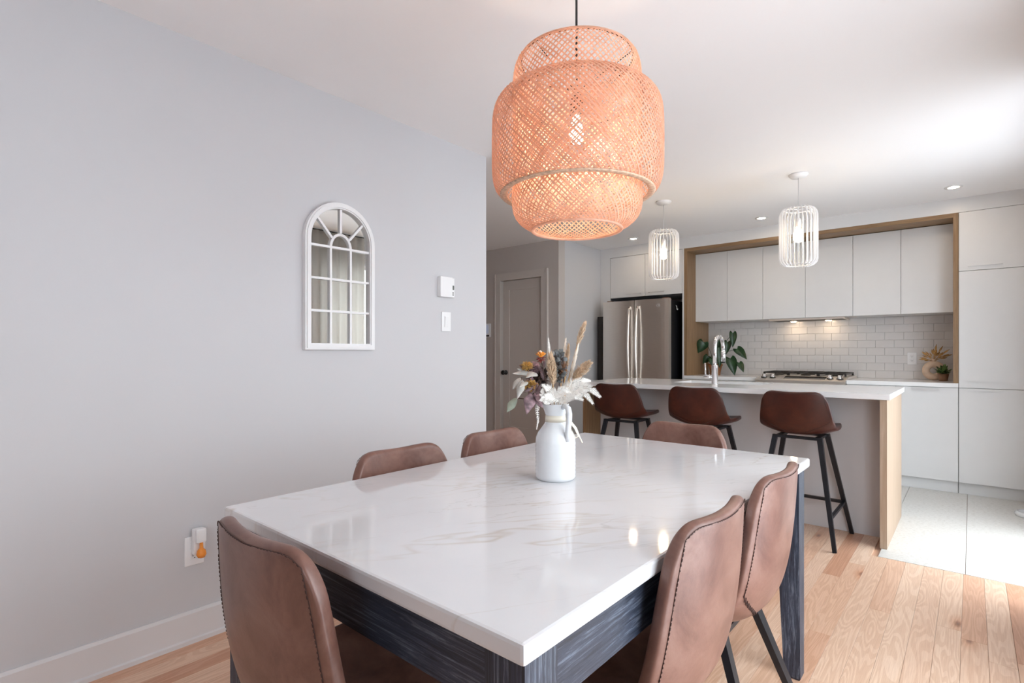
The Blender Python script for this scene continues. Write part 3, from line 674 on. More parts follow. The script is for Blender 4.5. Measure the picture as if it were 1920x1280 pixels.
for a, b in ((X0 + 0.03, -1.395), (-1.385, -1.13), (-1.12, X1 - 0.03)):
    g = G(); za, zc = 0.956, 0.970; y0, y1 = 5.86, 6.27
    for y in (y0, y1): g.bar((a, y, za + 0.007), (b, y, za + 0.007), 0.014, 0.014)
    for x in (a, b): g.bar((x, y0, za + 0.007), (x, y1, za + 0.007), 0.014, 0.014)
    g.bar(((a + b) / 2, y0, za + 0.007), ((a + b) / 2, y1, za + 0.007), 0.011, 0.014); g.bar((a, (y0 + y1) / 2, za + 0.007), (b, (y0 + y1) / 2, za + 0.007), 0.011, 0.014)
    for x in (a, b):
        for y in (y0, y1): g.box(x - 0.008, x + 0.008, y - 0.008, y + 0.008, 0.9365, za + 0.012)
    g.obj('grate', 'iron', rg)
    for y in (5.97, 6.17): G().lathe([(0.001, 0), (0.045, 0), (0.042, 0.008), (0.03, 0.014), (0.001, 0.015)], ((a + b) / 2, y, 0.9365), 18).obj('burner', 'iron', rg)
# tall pantry
pt_ = thing('tall_pantry', 'tall white pantry cabinet with three stacked door rows right of the oak frame', 'cabinet', (0.17, KY, 0))
B(-0.0775, XR - 0.002, KY + 0.02, YB - 0.002, 0.10, 2.311).obj('body', 'cabdark', pt_)
B(-0.0775, XR - 0.002, KY + 0.05, KY + 0.065, 0.0017, 0.10).obj('toe_kick', 'cab', pt_)
for z0, z1, hz_ in ((0.102, 0.872, 0.857), (0.876, 1.826, 0.93), (1.830, 2.309, 1.866)):
    dd = B(-0.0765, XR - 0.003, KY, KY + 0.018, z0, z1, c=0.001).obj('door', 'cab', pt_)
    g = G(); g.box(-0.02, 0.19, KY - 0.012, KY, hz_ - 0.003, hz_ + 0.003); sub(g, 'handle', 'cab', dd, pt_['base'])

# ---- things on the counters
def heart(c, tip, w, up, fold=0.25, nlen=7):
    """leaf blade from its notch c to its tip, width w, lying roughly facing 'up'"""
    c, tip, up = Vector(c), Vector(tip), Vector(up).normalized(); ax = tip - c; L = ax.length; ax.normalize()
    sd = ax.cross(up).normalized(); nn = sd.cross(ax)
    prof = [(-0.16, 0.30), (-0.06, 0.44), (0.10, 0.50), (0.28, 0.49), (0.48, 0.40), (0.68, 0.27), (0.86, 0.12), (1.0, 0.0)]
    v = []; f = []
    for i, (t, h) in enumerate(prof):
        mt = max(t, 0.0) if i < 2 else t
        bend = -0.12 * L * max(t, 0) ** 2
        v += [c + ax * (t * L) - sd * (h * w) + nn * (fold * h * w * 0.6 + bend), c + ax * (mt * L) + nn * bend, c + ax * (t * L) + sd * (h * w) + nn * (fold * h * w * 0.6 + bend)]
    for i in range(len(prof) - 1):
        a = 3 * i; f += [(a, a + 1, a + 4, a + 3), (a + 1, a + 2, a + 5, a + 4)]
    return G().add(v, f, True)
def thin(o, t=0.0012):
    m = o.modifiers.new('thickness', 'SOLIDIFY'); m.thickness = t; m.offset = 0; return o
pb = Vector((-2.19, 6.06, CZ))
pl = thing('potted_plant', 'dark green plant with heart-shaped leaves in a terracotta pot by the oak post', 'plant', pb)
po = G().lathe([(0.001, 0.0), (0.052, 0.0), (0.070, 0.10), (0.078, 0.10), (0.078, 0.125), (0.068, 0.125), (0.064, 0.108), (0.001, 0.106)], pb, 28).obj('pot', 'terracotta', pl)
sub(G().lathe([(0.001, 0.108), (0.063, 0.108), (0.001, 0.114)], pb, 20), 'soil', 'soil', po, pb)
crown = pb + Vector((0, 0, 0.115))
vd = Vector((SN, -CS, 0.25))
for (nu, nv), (tu, tv), w, yy in [((1319, 641), (1309, 662), .13, 6.02), ((1374, 624), (1375, 651), .085, 6.10), ((1382, 654), (1401, 672), .105, 6.08), ((1369, 672), (1379, 703), .125, 6.02), ((1386, 680), (1395, 697), .075, 6.05), ((1364, 641), (1362, 665), .085, 6.10), ((1348, 652), (1351, 690), .10, 5.99), ((1328, 668), (1318, 682), .09, 6.05), ((1350, 636), (1345, 658), .09, 6.15), ((1334, 672), (1338, 688), .08, 5.98)]:
    c = at_y(nu, nv, yy); t = at_y(tu, tv, yy - 0.03)
    thin(heart(c, t, w, vd).obj('leaf', 'leaf', pl))
    m_ = crown.lerp(c, 0.55) + Vector((0, 0, 0.05))
    G().tube([crown, crown.lerp(m_, 0.6), m_, c], 0.0028, 6).obj('stem', 'leaf', pl)
dv = Vector((-0.258, 6.17, CZ))
ob = thing('ring_vase', 'beige clay ring-shaped vase on the counter beside the small potted plant', 'vase', dv)
g = G(); ax = Vector((0.80, 0.25, 0)).normalized(); cc = dv + Vector((0, 0, 0.089)); v = []; f = []; n, m = 30, 12
for i in range(n):
    a = 2 * math.pi * i / n; d_ = ax * math.cos(a) + Vector((0, 0, 1)) * math.sin(a)
    for j in range(m):
        b = 2 * math.pi * j / m; v.append(cc + d_ * (0.058 + 0.030 * math.cos(b)) + ax.cross(Vector((0, 0, 1))) * (0.030 * math.sin(b)))
for i in range(n):
    for j in range(m): f.append((i * m + j, i * m + (j + 1) % m, ((i + 1) % n) * m + (j + 1) % m, ((i + 1) % n) * m + j))
g.add(v, f, True).obj('ring_body', 'beigeclay', ob)
G().lathe([(0.018, 0.168), (0.015, 0.182), (0.019, 0.196), (0.015, 0.196), (0.012, 0.182), (0.012, 0.170)], dv, 18, closed=True).obj('neck', 'beigeclay', ob)
dg = thing('dried_grass_bunch', 'golden dried grasses standing in the ring vase', 'dried flowers', dv + Vector((0, 0, 0.172)))
b0 = dv + Vector((0, 0, 0.172)); rnd = random.Random(3)
for k in range(30):
    a = rnd.uniform(-1.25, 1.1); L = rnd.uniform(0.08, 0.17) * (0.8 if a < 0 else 1); d_ = (ax * math.sin(a) + Vector((0, 0, 1)) * math.cos(a) + Vector((0, rnd.uniform(-.3, .3), 0))).normalized()
    e_ = b0 + d_ * L + Vector((0, 0, -0.02 * abs(a)))
    g = G().tube([b0, b0.lerp(e_, 0.5) + Vector((0, 0, 0.008)), e_], 0.0012, 5); g.tube([b0.lerp(e_, 0.5) + Vector((0, 0, 0.008)), b0.lerp(e_, 0.75) + Vector((0, 0, 0.005)), e_], [0.002, 0.008, 0.001], 6)
    g.obj('grass_stem', 'straw', dg)
sv = Vector((-0.188, 6.075, CZ))
sp = thing('small_plant', 'small bushy green plant in a brown pot beside the ring vase', 'plant', sv)
G().lathe([(0.001, 0), (0.030, 0), (0.041, 0.065), (0.037, 0.065), (0.034, 0.055), (0.001, 0.055)], sv, 22).obj('pot', 'brownpot', sp)
for k in range(80):
    a = rnd.uniform(0, 6.28); e_ = rnd.uniform(0.1, 1.45); d_ = Vector((math.cos(a) * math.sin(e_), math.sin(a) * math.sin(e_), math.cos(e_)))
    c = sv + Vector((0, 0, 0.06)) + d_ * rnd.uniform(0.01, 0.062); t = c + (d_ + Vector((0, 0, 0.15))).normalized() * 0.034
    thin(heart(c, t, 0.022, Vector((0, 0, 1)) - d_ * 0.5).obj('leaf', 'leaf2' if k % 3 else 'leaf', sp), 0.001)
def outlet(name, label, loc, rz, decora=False):
    """wall plate facing local -y"""
    o = thing(name, label, 'outlet' if not decora else 'light switch', loc); o.rotation_euler = (0, 0, rz); o['base'] = [0, 0, 0]
    G().box(-0.036, 0.036, -0.006, 0, -0.058, 0.058, c=0.0025).obj('plate', 'white', o)
    if decora:
        G().box(-0.0165, 0.0165, -0.0085, -0.004, -0.033, 0.033, c=0.001).obj('switch_frame', 'white', o)
        mt = Matrix.Translation((0, -0.009, 0)) @ Matrix.Rotation(R(5), 4, 'X')
        G().box(-0.0145, 0.0145, -0.003, 0.002, -0.030, 0.030, c=0.001, mtx=mt).obj('paddle', 'white', o)
    else:
        for z in (-0.02, 0.02):
            r_ = G().box(-0.0165, 0.0165, -0.008, -0.004, z - 0.015, z + 0.015, c=0.002).obj('socket', 'white', o)
            g = G().box(-0.0075, -0.0055, -0.0086, -0.0078, z - 0.002, z + 0.006).box(0.0055, 0.0075, -0.0086, -0.0078, z - 0.002, z + 0.006).box(-0.002, 0.002, -0.0086, -0.0078, z - 0.010, z - 0.006)
            sub(g, 'slot', 'blackplastic', r_)
    return o
outlet('wall_outlet', 'white power outlet on the tiled backsplash left of the ring vase', (-0.427, YB - 0.0088, 1.107), 0)
dish = thing('floor_dish', 'low pale dish on the kitchen tiles at the right edge of the picture', 'dish', (0.325, 5.25, 0.0015))
G().lathe([(0.001, 0.0015), (0.085, 0.0015), (0.092, 0.02), (0.080, 0.035), (0.072, 0.035), (0.066, 0.012), (0.001, 0.010)], (0.325, 5.25, 0), 28).obj('bowl', 'ceramic', dish)

# ================================================================== LEFT WALL THINGS
outlet('light_switch', 'white rocker light switch below the thermostat on the left wall', (XL + 0.0005, 2.155, 1.348), R(90), True)
ol = outlet('wall_outlet', 'white power outlet low on the left wall behind the near chair', (XL + 0.0005, 0.793, 0.366), R(90))
af = thing('air_freshener', 'white plug-in air freshener with an amber bottle in the low wall outlet', 'air freshener', (XL + 0.008, 0.802, 0.40)); af.rotation_euler = (0, 0, R(90)); af['base'] = [0, 0, 0]
G().box(-0.022, 0.022, -0.030, 0, -0.045, 0.058, c=0.007).obj('housing', 'white', af)
G().box(-0.019, 0.019, -0.050, -0.028, 0.005, 0.062, c=0.008).obj('cap', 'white', af)
G().lathe([(0.001, -0.052), (0.013, -0.052), (0.018, -0.040), (0.015, -0.024), (0.007, -0.016), (0.006, 0.006), (0.001, 0.006)], (0, -0.046, 0), 18).obj('bottle', 'amber', af)
th_ = thing('thermostat', 'white wall thermostat with a small grey display above the light switch', 'thermostat', (XL + 0.0005, 2.149, 1.552)); th_.rotation_euler = (0, 0, R(90)); th_['base'] = [0, 0, 0]
G().box(-0.061, 0.061, -0.018, 0, -0.058, 0.058, c=0.003).obj('back_housing', 'white', th_)
G().box(-0.061, 0.035, -0.030, -0.016, -0.060, 0.060, c=0.003).obj('front_cover', 'white', th_)
G().box(0.038, 0.057, -0.0195, -0.0175, -0.012, 0.014).obj('display', 'lcd', th_)
for z in (-0.030, -0.042): G().box(0.042, 0.053, -0.0195, -0.0175, z - 0.004, z + 0.004, c=0.001).obj('button', 'lcd', th_)
ht = thing('hall_thermostat', 'small white thermostat with a blue display on the hall wall, half hidden by the corner', 'thermostat', (-4.54, 4.8195, 1.437))
B(-4.60, -4.492, 4.797, 4.8195, 1.354, 1.521, c=0.004).obj('housing', 'white', ht); B(-4.59, -4.516, 4.795, 4.798, 1.40, 1.505).obj('display', 'lcdblue', ht); B(-4.60, -4.505, 4.795, 4.798, 1.362, 1.382).obj('lower_strip', 'blackplastic', ht)
# arched mirror
MY0, MY1, MZ0, MZT = 1.254, 1.636, 1.178, 1.90; MR = (MY1 - MY0) / 2; MC = (MY0 + MY1) / 2; MS = MZT - MR
mr = thing('arched_mirror', 'white arched window-pane mirror hanging on the left wall', 'mirror', (XL, MC, MZ0))
def arch(off, n=24):
    r = MR - off; z0 = MZ0 + off
    return [(MC - r, z0)] + [(MC - r * math.cos(math.pi * i / n), MS + r * math.sin(math.pi * i / n)) for i in range(n + 1)] + [(MC + r, z0)]
def arch_frame(o0, o1, x0, x1):
    A, C = arch(o0), arch(o1); n = len(A); g = G(); v = [(x0, *p) for p in A] + [(x1, *p) for p in A] + [(x1, *p) for p in C] + [(x0, *p) for p in C]; f = []
    for i in range(n):
        j = (i + 1) % n
        for q in range(4): f.append((q * n + i, q * n + j, ((q + 1) % 4) * n + j, ((q + 1) % 4) * n + i))
    return g.add(v, f)
g = arch_frame(0, 0.030, XL + 0.0005, XL + 0.028); h = arch_frame(0.008, 0.024, XL + 0.026, XL + 0.034); g.add(h.v, h.f)
g.obj('frame', 'white', mr)
G().prism(arch(0.028), XL + 0.001, XL + 0.008, 'x').obj('glass', 'mirror', mr)
ix0, ix1 = XL + 0.008, XL + 0.019; bw = 0.0055
c1, c2 = MC - 0.055, MC + 0.055; IA = 1.675                      # inner columns, spring of the small arch
for z in (1.678, 1.521, 1.365): B(ix0, ix1, MY0 + 0.029, MY1 - 0.029, z - bw, z + bw).obj('glazing_bar', 'white', mr)
for y in (c1, c2): B(ix0, ix1 + 0.001, y - bw, y + bw, MZ0 + 0.029, IA).obj('glazing_bar', 'white', mr)
pts = [(0.5 * (ix0 + ix1), MC - 0.055 * math.cos(math.pi * i / 16), IA + 0.070 * math.sin(math.pi * i / 16)) for i in range(17)]
g = G()
for i in range(16): g.bar(pts[i], pts[i + 1], 0.013, 0.012, up=(1, 0, 0))
g.obj('arch_bar', 'white', mr)
for a in (40, 90, 140):
    ca, sa = math.cos(R(a)), math.sin(R(a))
    G().bar((0.5 * (ix0 + ix1), MC + 0.0625 * ca, IA + 0.0775 * sa), (0.5 * (ix0 + ix1), MC + (MR - 0.029) * ca, MS + (MR - 0.029) * sa), 0.011, 0.011, up=(1, 0, 0)).obj('glazing_bar', 'white', mr)

# ================================================================== CEILING LIGHTS
labs = ['recessed ceiling downlight over the refrigerator', 'recessed ceiling downlight in front of the middle wall cabinets', 'recessed ceiling downlight near the tall pantry']
for (x, y), lab in zip(((-2.842, 5.36), (-1.494, 5.33), (-0.102, 5.29)), labs):
    t = thing('downlight', lab, 'downlight', (x, y, CEIL - 0.004), 'recessed kitchen downlights')
    G().lathe([(0.030, 0), (0.056, 0), (0.058, -0.004), (0.034, -0.006)], (x, y, CEIL), 28, closed=True).obj('trim_ring', 'white', t)
    G().lathe([(0.001, -0.0012), (0.032, -0.0012), (0.032, -0.003), (0.001, -0.003)], (x, y, CEIL), 20).obj('lens', 'spot', t)
def slat_pendant(x, y, label):
    t = thing('slat_pendant', label, 'pendant lamp', (x, y, CEIL), 'white slatted pendants over the island')
    G().lathe([(0.001, 0), (0.062, 0), (0.062, -0.006), (0.050, -0.022), (0.012, -0.026), (0.001, -0.026)], (x, y, CEIL), 28).obj('canopy', 'white', t)
    G().tube([(x, y, CEIL - 0.02), (x, y, 2.06)], 0.0022, 6).obj('cord', 'satin', t)
    zt, zb, r = 2.19, 1.778, 0.125
    n = 26; prof = [(0.085, zt), (0.104, zt - 0.008), (0.120, zt - 0.032), (r, zt - 0.058), (r, zb + 0.050), (0.118, zb + 0.024), (0.100, zb + 0.006), (0.082, zb)]
    g = G(); v = []; f = []; dpt, tk = 0.012, 0.0016
    for i, (rr_, z) in enumerate(prof):
        p_, q_ = Vector((rr_, z)), Vector((rr_, z)); a = Vector(prof[max(i - 1, 0)]); b = Vector(prof[min(i + 1, len(prof) - 1)]); tn = (b - a).normalized(); nn = Vector((tn.y, -tn.x))
        if nn.x > 0 or (abs(nn.x) < 1e-6): pass
        inn = p_ + nn * dpt if (p_ + nn * dpt).x < p_.x else p_ - nn * dpt
        v += [(p_.x, -tk, p_.y), (p_.x, tk, p_.y), (inn.x, tk, inn.y), (inn.x, -tk, inn.y)]
    for i in range(len(prof) - 1):
        for k in range(4): f.append((4 * i + k, 4 * i + (k + 1) % 4, 4 * i + 4 + (k + 1) % 4, 4 * i + 4 + k))
    f += [(3, 2, 1, 0), tuple(4 * len(prof) - 4 + k for k in range(4))]
    me = G().add(v, f).mesh('slat'); me.materials.append(M['white'])
    for k in range(n):
        o = bpy.data.objects.new('slat', me); COL.objects.link(o); o.parent = t; o.location = (0, 0, -CEIL); o.rotation_euler = (0, 0, 2 * math.pi * k / n + 0.06)
    for z, rr_ in ((zt - 0.012, 0.085), (zb + 0.010, 0.084)):
        G().lathe([(rr_ - 0.004, z - 0.003), (rr_ + 0.006, z - 0.003), (rr_ + 0.006, z + 0.003), (rr_ - 0.004, z + 0.003)], (x, y, 0), 32, closed=True).obj('ring', 'white', t)
    g = G()
    for k in range(3): a = 2 * math.pi * k / 3; g.bar((x, y, zt - 0.012), (x + 0.083 * math.cos(a), y + 0.083 * math.sin(a), zt - 0.012), 0.006, 0.004)
    g.obj('spoke', 'white', t)
    G().lathe([(0.001, 0.06), (0.014, 0.06), (0.018, 0.045), (0.018, 0.0), (0.001, 0.0)], (x, y, 2.055), 18).obj('socket', 'white', t)
    G().lathe([(0.001, -0.110), (0.018, -0.105), (0.029, -0.085), (0.031, -0.065), (0.024, -0.035), (0.013, -0.01), (0.013, 0), (0.001, 0)], (x, y, 2.055), 16).obj('bulb', 'bulb', t)
slat_pendant(-1.956, 4.22, 'white slatted pendant lamp over the island, in front of the refrigerator cabinet')
slat_pendant(-0.931, 4.20, 'white slatted pendant lamp over the island, in front of the oak beam, nearer the pantry')

# ------- woven bamboo pendant over the table
LXc, LYc = -0.898, 1.339
lp = thing('bamboo_pendant', 'large three-tier woven bamboo pendant lamp over the dining table', 'pendant lamp', (LXc, LYc, CEIL))
def spline_profile(P, n):
    L = [0]
    for a, b in zip(P, P[1:]): L.append(L[-1] + math.hypot(b[0] - a[0], b[1] - a[1]))
    out = []
    for i in range(n + 1):
        d = L[-1] * i / n; k = max(j for j in range(len(L)) if L[j] <= d + 1e-9); k = min(k, len(P) - 2); t = (d - L[k]) / (L[k + 1] - L[k])
        out.append((P[k][0] + (P[k + 1][0] - P[k][0]) * t, P[k][1] + (P[k + 1][1] - P[k][1]) * t))
    return out, L[-1]
def smooth_prof(P, it=2):
    for _ in range(it):
        Q = [P[0]]
        for a, b in zip(P, P[1:]): Q += [(0.75 * a[0] + 0.25 * b[0], 0.75 * a[1] + 0.25 * b[1]), (0.25 * a[0] + 0.75 * b[0], 0.25 * a[1] + 0.75 * b[1])]
        P = Q + [P[-1]]
    return P
def weave(P, count, seg, width, slope=1.0):
    P, L = spline_profile(smooth_prof(P), seg); g = G(); ds = L / seg
    ths = [0.0]
    for i in range(seg): ths.append(ths[-1] + slope * ds / max(0.5 * (P[i][0] + P[i + 1][0]), 0.05))
    nrmv = []
    for i in range(seg + 1):
        a, b = P[max(i - 1, 0)], P[min(i + 1, seg)]; tx, tz = b[0] - a[0], b[1] - a[1]; l = math.hypot(tx, tz); nrmv.append((-tz / l, tx / l, tx / l, tz / l))
    for fam in (1, -1):
        rows = []
        for i in range(seg + 1):
            r, z = P[i]; nx, nz, tx, tz = nrmv[i]
            cx = math.cos(R(45)) * width / 2
            rows.append((r, z, nx, nz, tx, tz))
        for k in range(count):
            v = []; f = []; jit = random.uniform(-0.15, 0.15) * 2 * math.pi / count; wj = width * random.uniform(0.75, 1.2)
            for i in range(seg + 1):
                r, z, nx, nz, tx, tz = rows[i]; th = fam * ths[i] + 2 * math.pi * k / count + jit
                er = Vector((math.cos(th), math.sin(th), 0)); et = Vector((-math.sin(th), math.cos(th), 0))
                nn = er * nx + Vector((0, 0, nz)); tt = er * tx + Vector((0, 0, tz))
                p = er * r + Vector((0, 0, z)) + nn * (0.0007 * fam)
                sd = (et * 1.0 - tt * fam * slope).normalized() * wj / 2
                v += [p - sd + nn * 0.0004, p + sd + nn * 0.0004, p + sd - nn * 0.0004, p - sd - nn * 0.0004]
            for i in range(seg):
                for q in range(4): f.append((4 * i + q, 4 * i + (q + 1) % 4, 4 * i + 4 + (q + 1) % 4, 4 * i + 4 + q))
            g.add(v, f)
    g.v = [(p[0] + LXc, p[1] + LYc, p[2]) for p in g.v]
    return g
INN = [(.168, 2.038), (.180, 2.03), (.190, 1.995), (.190, 1.94), (.188, 1.80), (.190, 1.66), (.194, 1.62), (.190, 1.58), (.170, 1.552), (.133, 1.532)]
OUT = [(.188, 1.930), (.208, 1.927), (.234, 1.912), (.249, 1.885), (.253, 1.84), (.253, 1.71), (.250, 1.675), (.240, 1.648), (.225, 1.638)]
o = weave(INN, 74, 34, 0.0041).obj('inner_shade', 'bamboo', lp); o['kind'] = 'stuff'; o['label'] = 'tall inner shade of woven bamboo strips'
o = weave(OUT, 98, 26, 0.0043).obj('outer_shade', 'bamboo', lp); o['kind'] = 'stuff'; o['label'] = 'wide outer shade of woven bamboo strips'
def torus(r, z, a, b, n=72, m=8):
    return G().lathe([(r + a * math.cos(2 * math.pi * k / m), z + b * math.sin(2 * math.pi * k / m)) for k in range(m)], (LXc, LYc, 0), n, closed=True)
torus(.219, 1.6375, .011, .004).obj('rim', 'braid', lp); torus(.132, 1.531, .006, .004).obj('rim', 'bamboo', lp); torus(.168, 2.039, .003, .003).obj('rim', 'bamboo', lp); torus(.190, 1.929, .004, .003).obj('rim', 'bamboo', lp)
torus(.165, 2.036, .0016, .0016, 64, 6).obj('wire_ring', 'wire', lp); torus(.186, 1.922, .0016, .0016, 64, 6).obj('wire_ring', 'wire', lp)
for k in range(3):
    a = 2 * math.pi * k / 3 + 0.35
    G().tube([(LXc + 0.02 * math.cos(a), LYc + 0.02 * math.sin(a), 1.955), (LXc + 0.165 * math.cos(a), LYc + 0.165 * math.sin(a), 2.036)], 0.0016, 6).obj('wire_spoke', 'wire', lp)
G().tube([(LXc, LYc, CEIL - 0.02), (LXc, LYc, 1.93)], 0.0035, 8).obj('cord', 'blackplastic', lp)
G().lathe([(0.001, 0), (0.05, 0), (0.05, -0.012), (0.01, -0.03), (0.001, -0.03)], (LXc, LYc, CEIL), 24).obj('canopy', 'blackplastic', lp)
G().lathe([(0.001, 0.07), (0.012, 0.07), (0.02, 0.05), (0.02, 0.0), (0.001, 0.0)], (LXc, LYc, 1.872), 18).obj('socket', 'blackplastic', lp)
G().lathe([(0.001, -0.085), (0.014, -0.080), (0.021, -0.062), (0.022, -0.05), (0.014, -0.02), (0.010, 0), (0.001, 0)], (LXc, LYc, 1.872), 14).obj('bulb', 'bulbbig', lp)

# ================================================================== VASE AND BOUQUET
VB = Vector((-0.972, 1.334, TZ)); VW = 1.65
va = thing('ceramic_jug', 'glossy white ceramic jug vase with a handle on the dining table', 'vase', VB)
prof = [(0.001, 0), (0.055, 0), (0.061, 0.006)]
for i in range(9):
    z = 0.012 + i * 0.0125; prof += [(0.0622, z), (0.0612, z + 0.006)]
prof += [(0.060, 0.128), (0.054, 0.142), (0.044, 0.156), (0.034, 0.170), (0.0295, 0.182), (0.029, 0.192), (0.033, 0.204), (0.038, 0.218), (0.041, 0.228), (0.041, 0.231), (0.037, 0.231), (0.034, 0.218), (0.026, 0.192), (0.026, 0.18), (0.05, 0.14), (0.055, 0.10), (0.055, 0.012), (0.001, 0.010)]
G().lathe(prof, VB, 40).obj('body', 'ceramic', va)
hd_ = (Vector((SN, -CS, 0)) * 0.86 + Vector((CS, SN, 0)) * 0.52).normalized()
hp = [(0.036, 0.222), (0.050, 0.228), (0.064, 0.222), (0.070, 0.205), (0.068, 0.180), (0.064, 0.160), (0.062, 0.142), (0.061, 0.122)]
G().tube([VB + hd_ * a + Vector((0, 0, b)) for a, b in hp], [0.007, 0.0085, 0.009, 0.009, 0.009, 0.0085, 0.008, 0.005], 10).obj('handle', 'ceramic', va)
rb = thing('ribbon', 'cream ribbon tied in a bow around the neck of the jug', 'ribbon', VB + Vector((0, 0, 0.182)))
G().lathe([(0.0300, 0.178), (0.0318, 0.176), (0.0308, 0.196), (0.0300, 0.196)], VB, 32, closed=True).obj('band', 'ribbon', rb)
rt = Vector((CS, SN, 0)); tocam = Vector((SN, -CS, 0))
def strip(pts, w, name):
    g = G(); v = []; f = []
    for i, p in enumerate(pts):
        tg = Vector(pts[min(i + 1, len(pts) - 1)]) - Vector(pts[max(i - 1, 0)])
        sd = (tg.cross(tocam) + tocam * tg.length * 0.5).normalized() * w / 2
        v += [Vector(p) - sd, Vector(p) + sd]
    for i in range(len(pts) - 1): f.append((2 * i, 2 * i + 1, 2 * i + 3, 2 * i + 2))
    thin(g.add(v, f, True).obj(name, 'ribbon', rb), 0.0012)
kn = VB + rt * 0.031 + tocam * 0.002 + Vector((0, 0, 0.184))
strip([kn, kn + rt * 0.012 + tocam * .004 + Vector((0, 0, -0.006)), kn + rt * 0.030 + tocam * .006 + Vector((0, 0, -0.028)), kn + rt * 0.040 + tocam * .004 + Vector((0, 0, -0.052)), kn + rt * 0.030 + tocam * -.004 + Vector((0, 0, -0.060)), kn + rt * 0.016 + tocam * -.006 + Vector((0, 0, -0.036)), kn], 0.009, 'bow_loop')
strip([kn, kn + rt * 0.020 + Vector((0, 0, -0.018)), kn + rt * 0.036 + Vector((0, 0, -0.040)), kn + rt * 0.052 + Vector((0, 0, -0.074))], 0.004, 'tail')
mouth = VB + Vector((0, 0, 0.225)); neck = VB + Vector((0, 0, 0.19))
rb_ = random.Random(11)
def P3(u, v, dw=0.0): return at(u, v, VW + dw)
def off_in(k): return neck + Vector((0.010 * math.cos(k * 2.4), 0.010 * math.sin(k * 2.4), 0))
NB = [0]
def stem_path(end):
    NB[0] += 1; a = off_in(NB[0]); m_ = mouth + Vector((0.022 * math.cos(NB[0] * 2.4), 0.022 * math.sin(NB[0] * 2.4), 0.0)); d_ = end - mouth
    m_ = mouth + Vector((d_.x, d_.y, 0)) * min(1.0, 0.026 / max(Vector((d_.x, d_.y)).length, 1e-3)); return [a, m_, m_.lerp(end, 0.55) + Vector((0, 0, 0.006)), end]
def plume(name, label, base, tip, w, mat, n=150):
    t = thing(name, label, 'dried flowers', neck, 'dried bouquet in the jug')
    G().tube(stem_path(base), 0.0016, 6).obj('stem', 'straw', t)
    g = G(); ax_ = tip - base; L = ax_.length; d_ = ax_.normalized(); s1 = d_.cross(tocam).normalized(); s2 = d_.cross(s1)
    for k in range(n):
        tt = rb_.random() ** 0.8; p = base + ax_ * tt * 0.92; a = rb_.uniform(0, 6.283); h = w * (0.35 + 0.65 * math.sin(math.pi * min(1, 0.18 + 0.8 * tt)))
        out = (s1 * math.cos(a) + s2 * math.sin(a)); q = p + out * h * rb_.uniform(0.5, 1) + d_ * L * rb_.uniform(0.10, 0.22)
        sdv = d_.cross(out) * 0.0011; mm = p.lerp(q, 0.5) + out * h * 0.18
        g.add([p - sdv, p + sdv, mm + sdv, mm - sdv, q], [(0, 1, 2, 3), (3, 2, 4)])
    g.tube([base, base + ax_ * 0.5, tip], [0.0025, 0.0035, 0.0006], 6)
    o = thin(g.obj('plume_head', mat, t), 0.0007); o['kind'] = 'stuff'
    return t
plume('dried_plume', 'tallest tan plume leaning right in the jug bouquet', P3(1082, 648, .03), P3(1097, 605, .04), 0.012, 'plume', 220)
plume('dried_plume', 'wide tan plume fanning out on the right side of the bouquet', P3(1074, 712, -.02), P3(1106, 679, -.03), 0.022, 'plume', 380)
plume('dried_plume', 'thick beige plume in the centre of the bouquet', P3(1037, 722, -.05), P3(1032, 663, -.05), 0.018, 'plume', 420)
plume('dried_plume', 'slim tan plume behind the cream stalk in the bouquet', P3(1063, 690, .04), P3(1066, 646, .05), 0.010, 'plume', 130)
plume('dried_plume', 'cream feathery stalk rising right of centre in the bouquet', P3(1068, 715, 0), P3(1083, 650, .01), 0.007, 'cream', 200)
plume('dried_plume', 'wispy white plume at the top of the bouquet', P3(1056, 690, .05), P3(1061, 636, .06), 0.006, 'cream', 70)
def fern(name, label, pts, w, mat, pairs=16, group='dried bouquet in the jug'):
    t = thing(name, label, 'dried flowers', neck, group); path = stem_path(pts[0]); G().tube(path[:-1] + list(pts), 0.0011, 5).obj('stem', mat, t)
    g = G(); n = len(pts) - 1
    pairs = int(pairs * 1.7)
    for k in range(pairs):
        tt = k / pairs * n; i = min(int(tt), n - 1); p = pts[i].lerp(pts[i + 1], tt - i); d_ = (pts[i + 1] - pts[i]).normalized(); sd = d_.cross(tocam).normalized()
        h = w * (1 - 0.86 * (k / pairs)) * (0.75 + 0.25 * min(1, k / 3))
        for s_ in (-1, 1):
            q = p + sd * s_ * h + d_ * h * 0.65 + tocam * rb_.uniform(-.3, .5) * h; r_ = d_ * (0.0010 + 0.035 * h)
            mid_ = p.lerp(q, 0.5)
            g.add([p - r_ * 0.4, p + r_ * 0.4, mid_ + r_ * 1.1, mid_ - r_ * 1.0, q], [(0, 1, 2, 3), (3, 2, 4)])
            for z_ in (0.35, 0.6, 0.8):
                m2 = p.lerp(q, z_)
                g.add([m2, m2 + d_ * 0.0015 + (q - p) * 0.06, m2 + d_ * (0.006 * (1.1 - z_) + 0.0015) + (q - p) * 0.16], [(0, 1, 2)])
    thin(g.obj('frond', mat, t), 0.0007)
    return t
fern('dried_fern', 'bleached fern tip standing upright beside the orange flower', [P3(1034, 700, -.01), P3(1031, 665, -.01), P3(1028, 633, -.01)], 0.012, 'whitefern', 16)
fern('dried_fern', 'bleached fern frond reaching furthest right over the bar stool', [P3(1056, 738, -.05), P3(1085, 724, -.08), P3(1108, 728, -.10), P3(1126, 745, -.11)], 0.026, 'whitefern', 20)
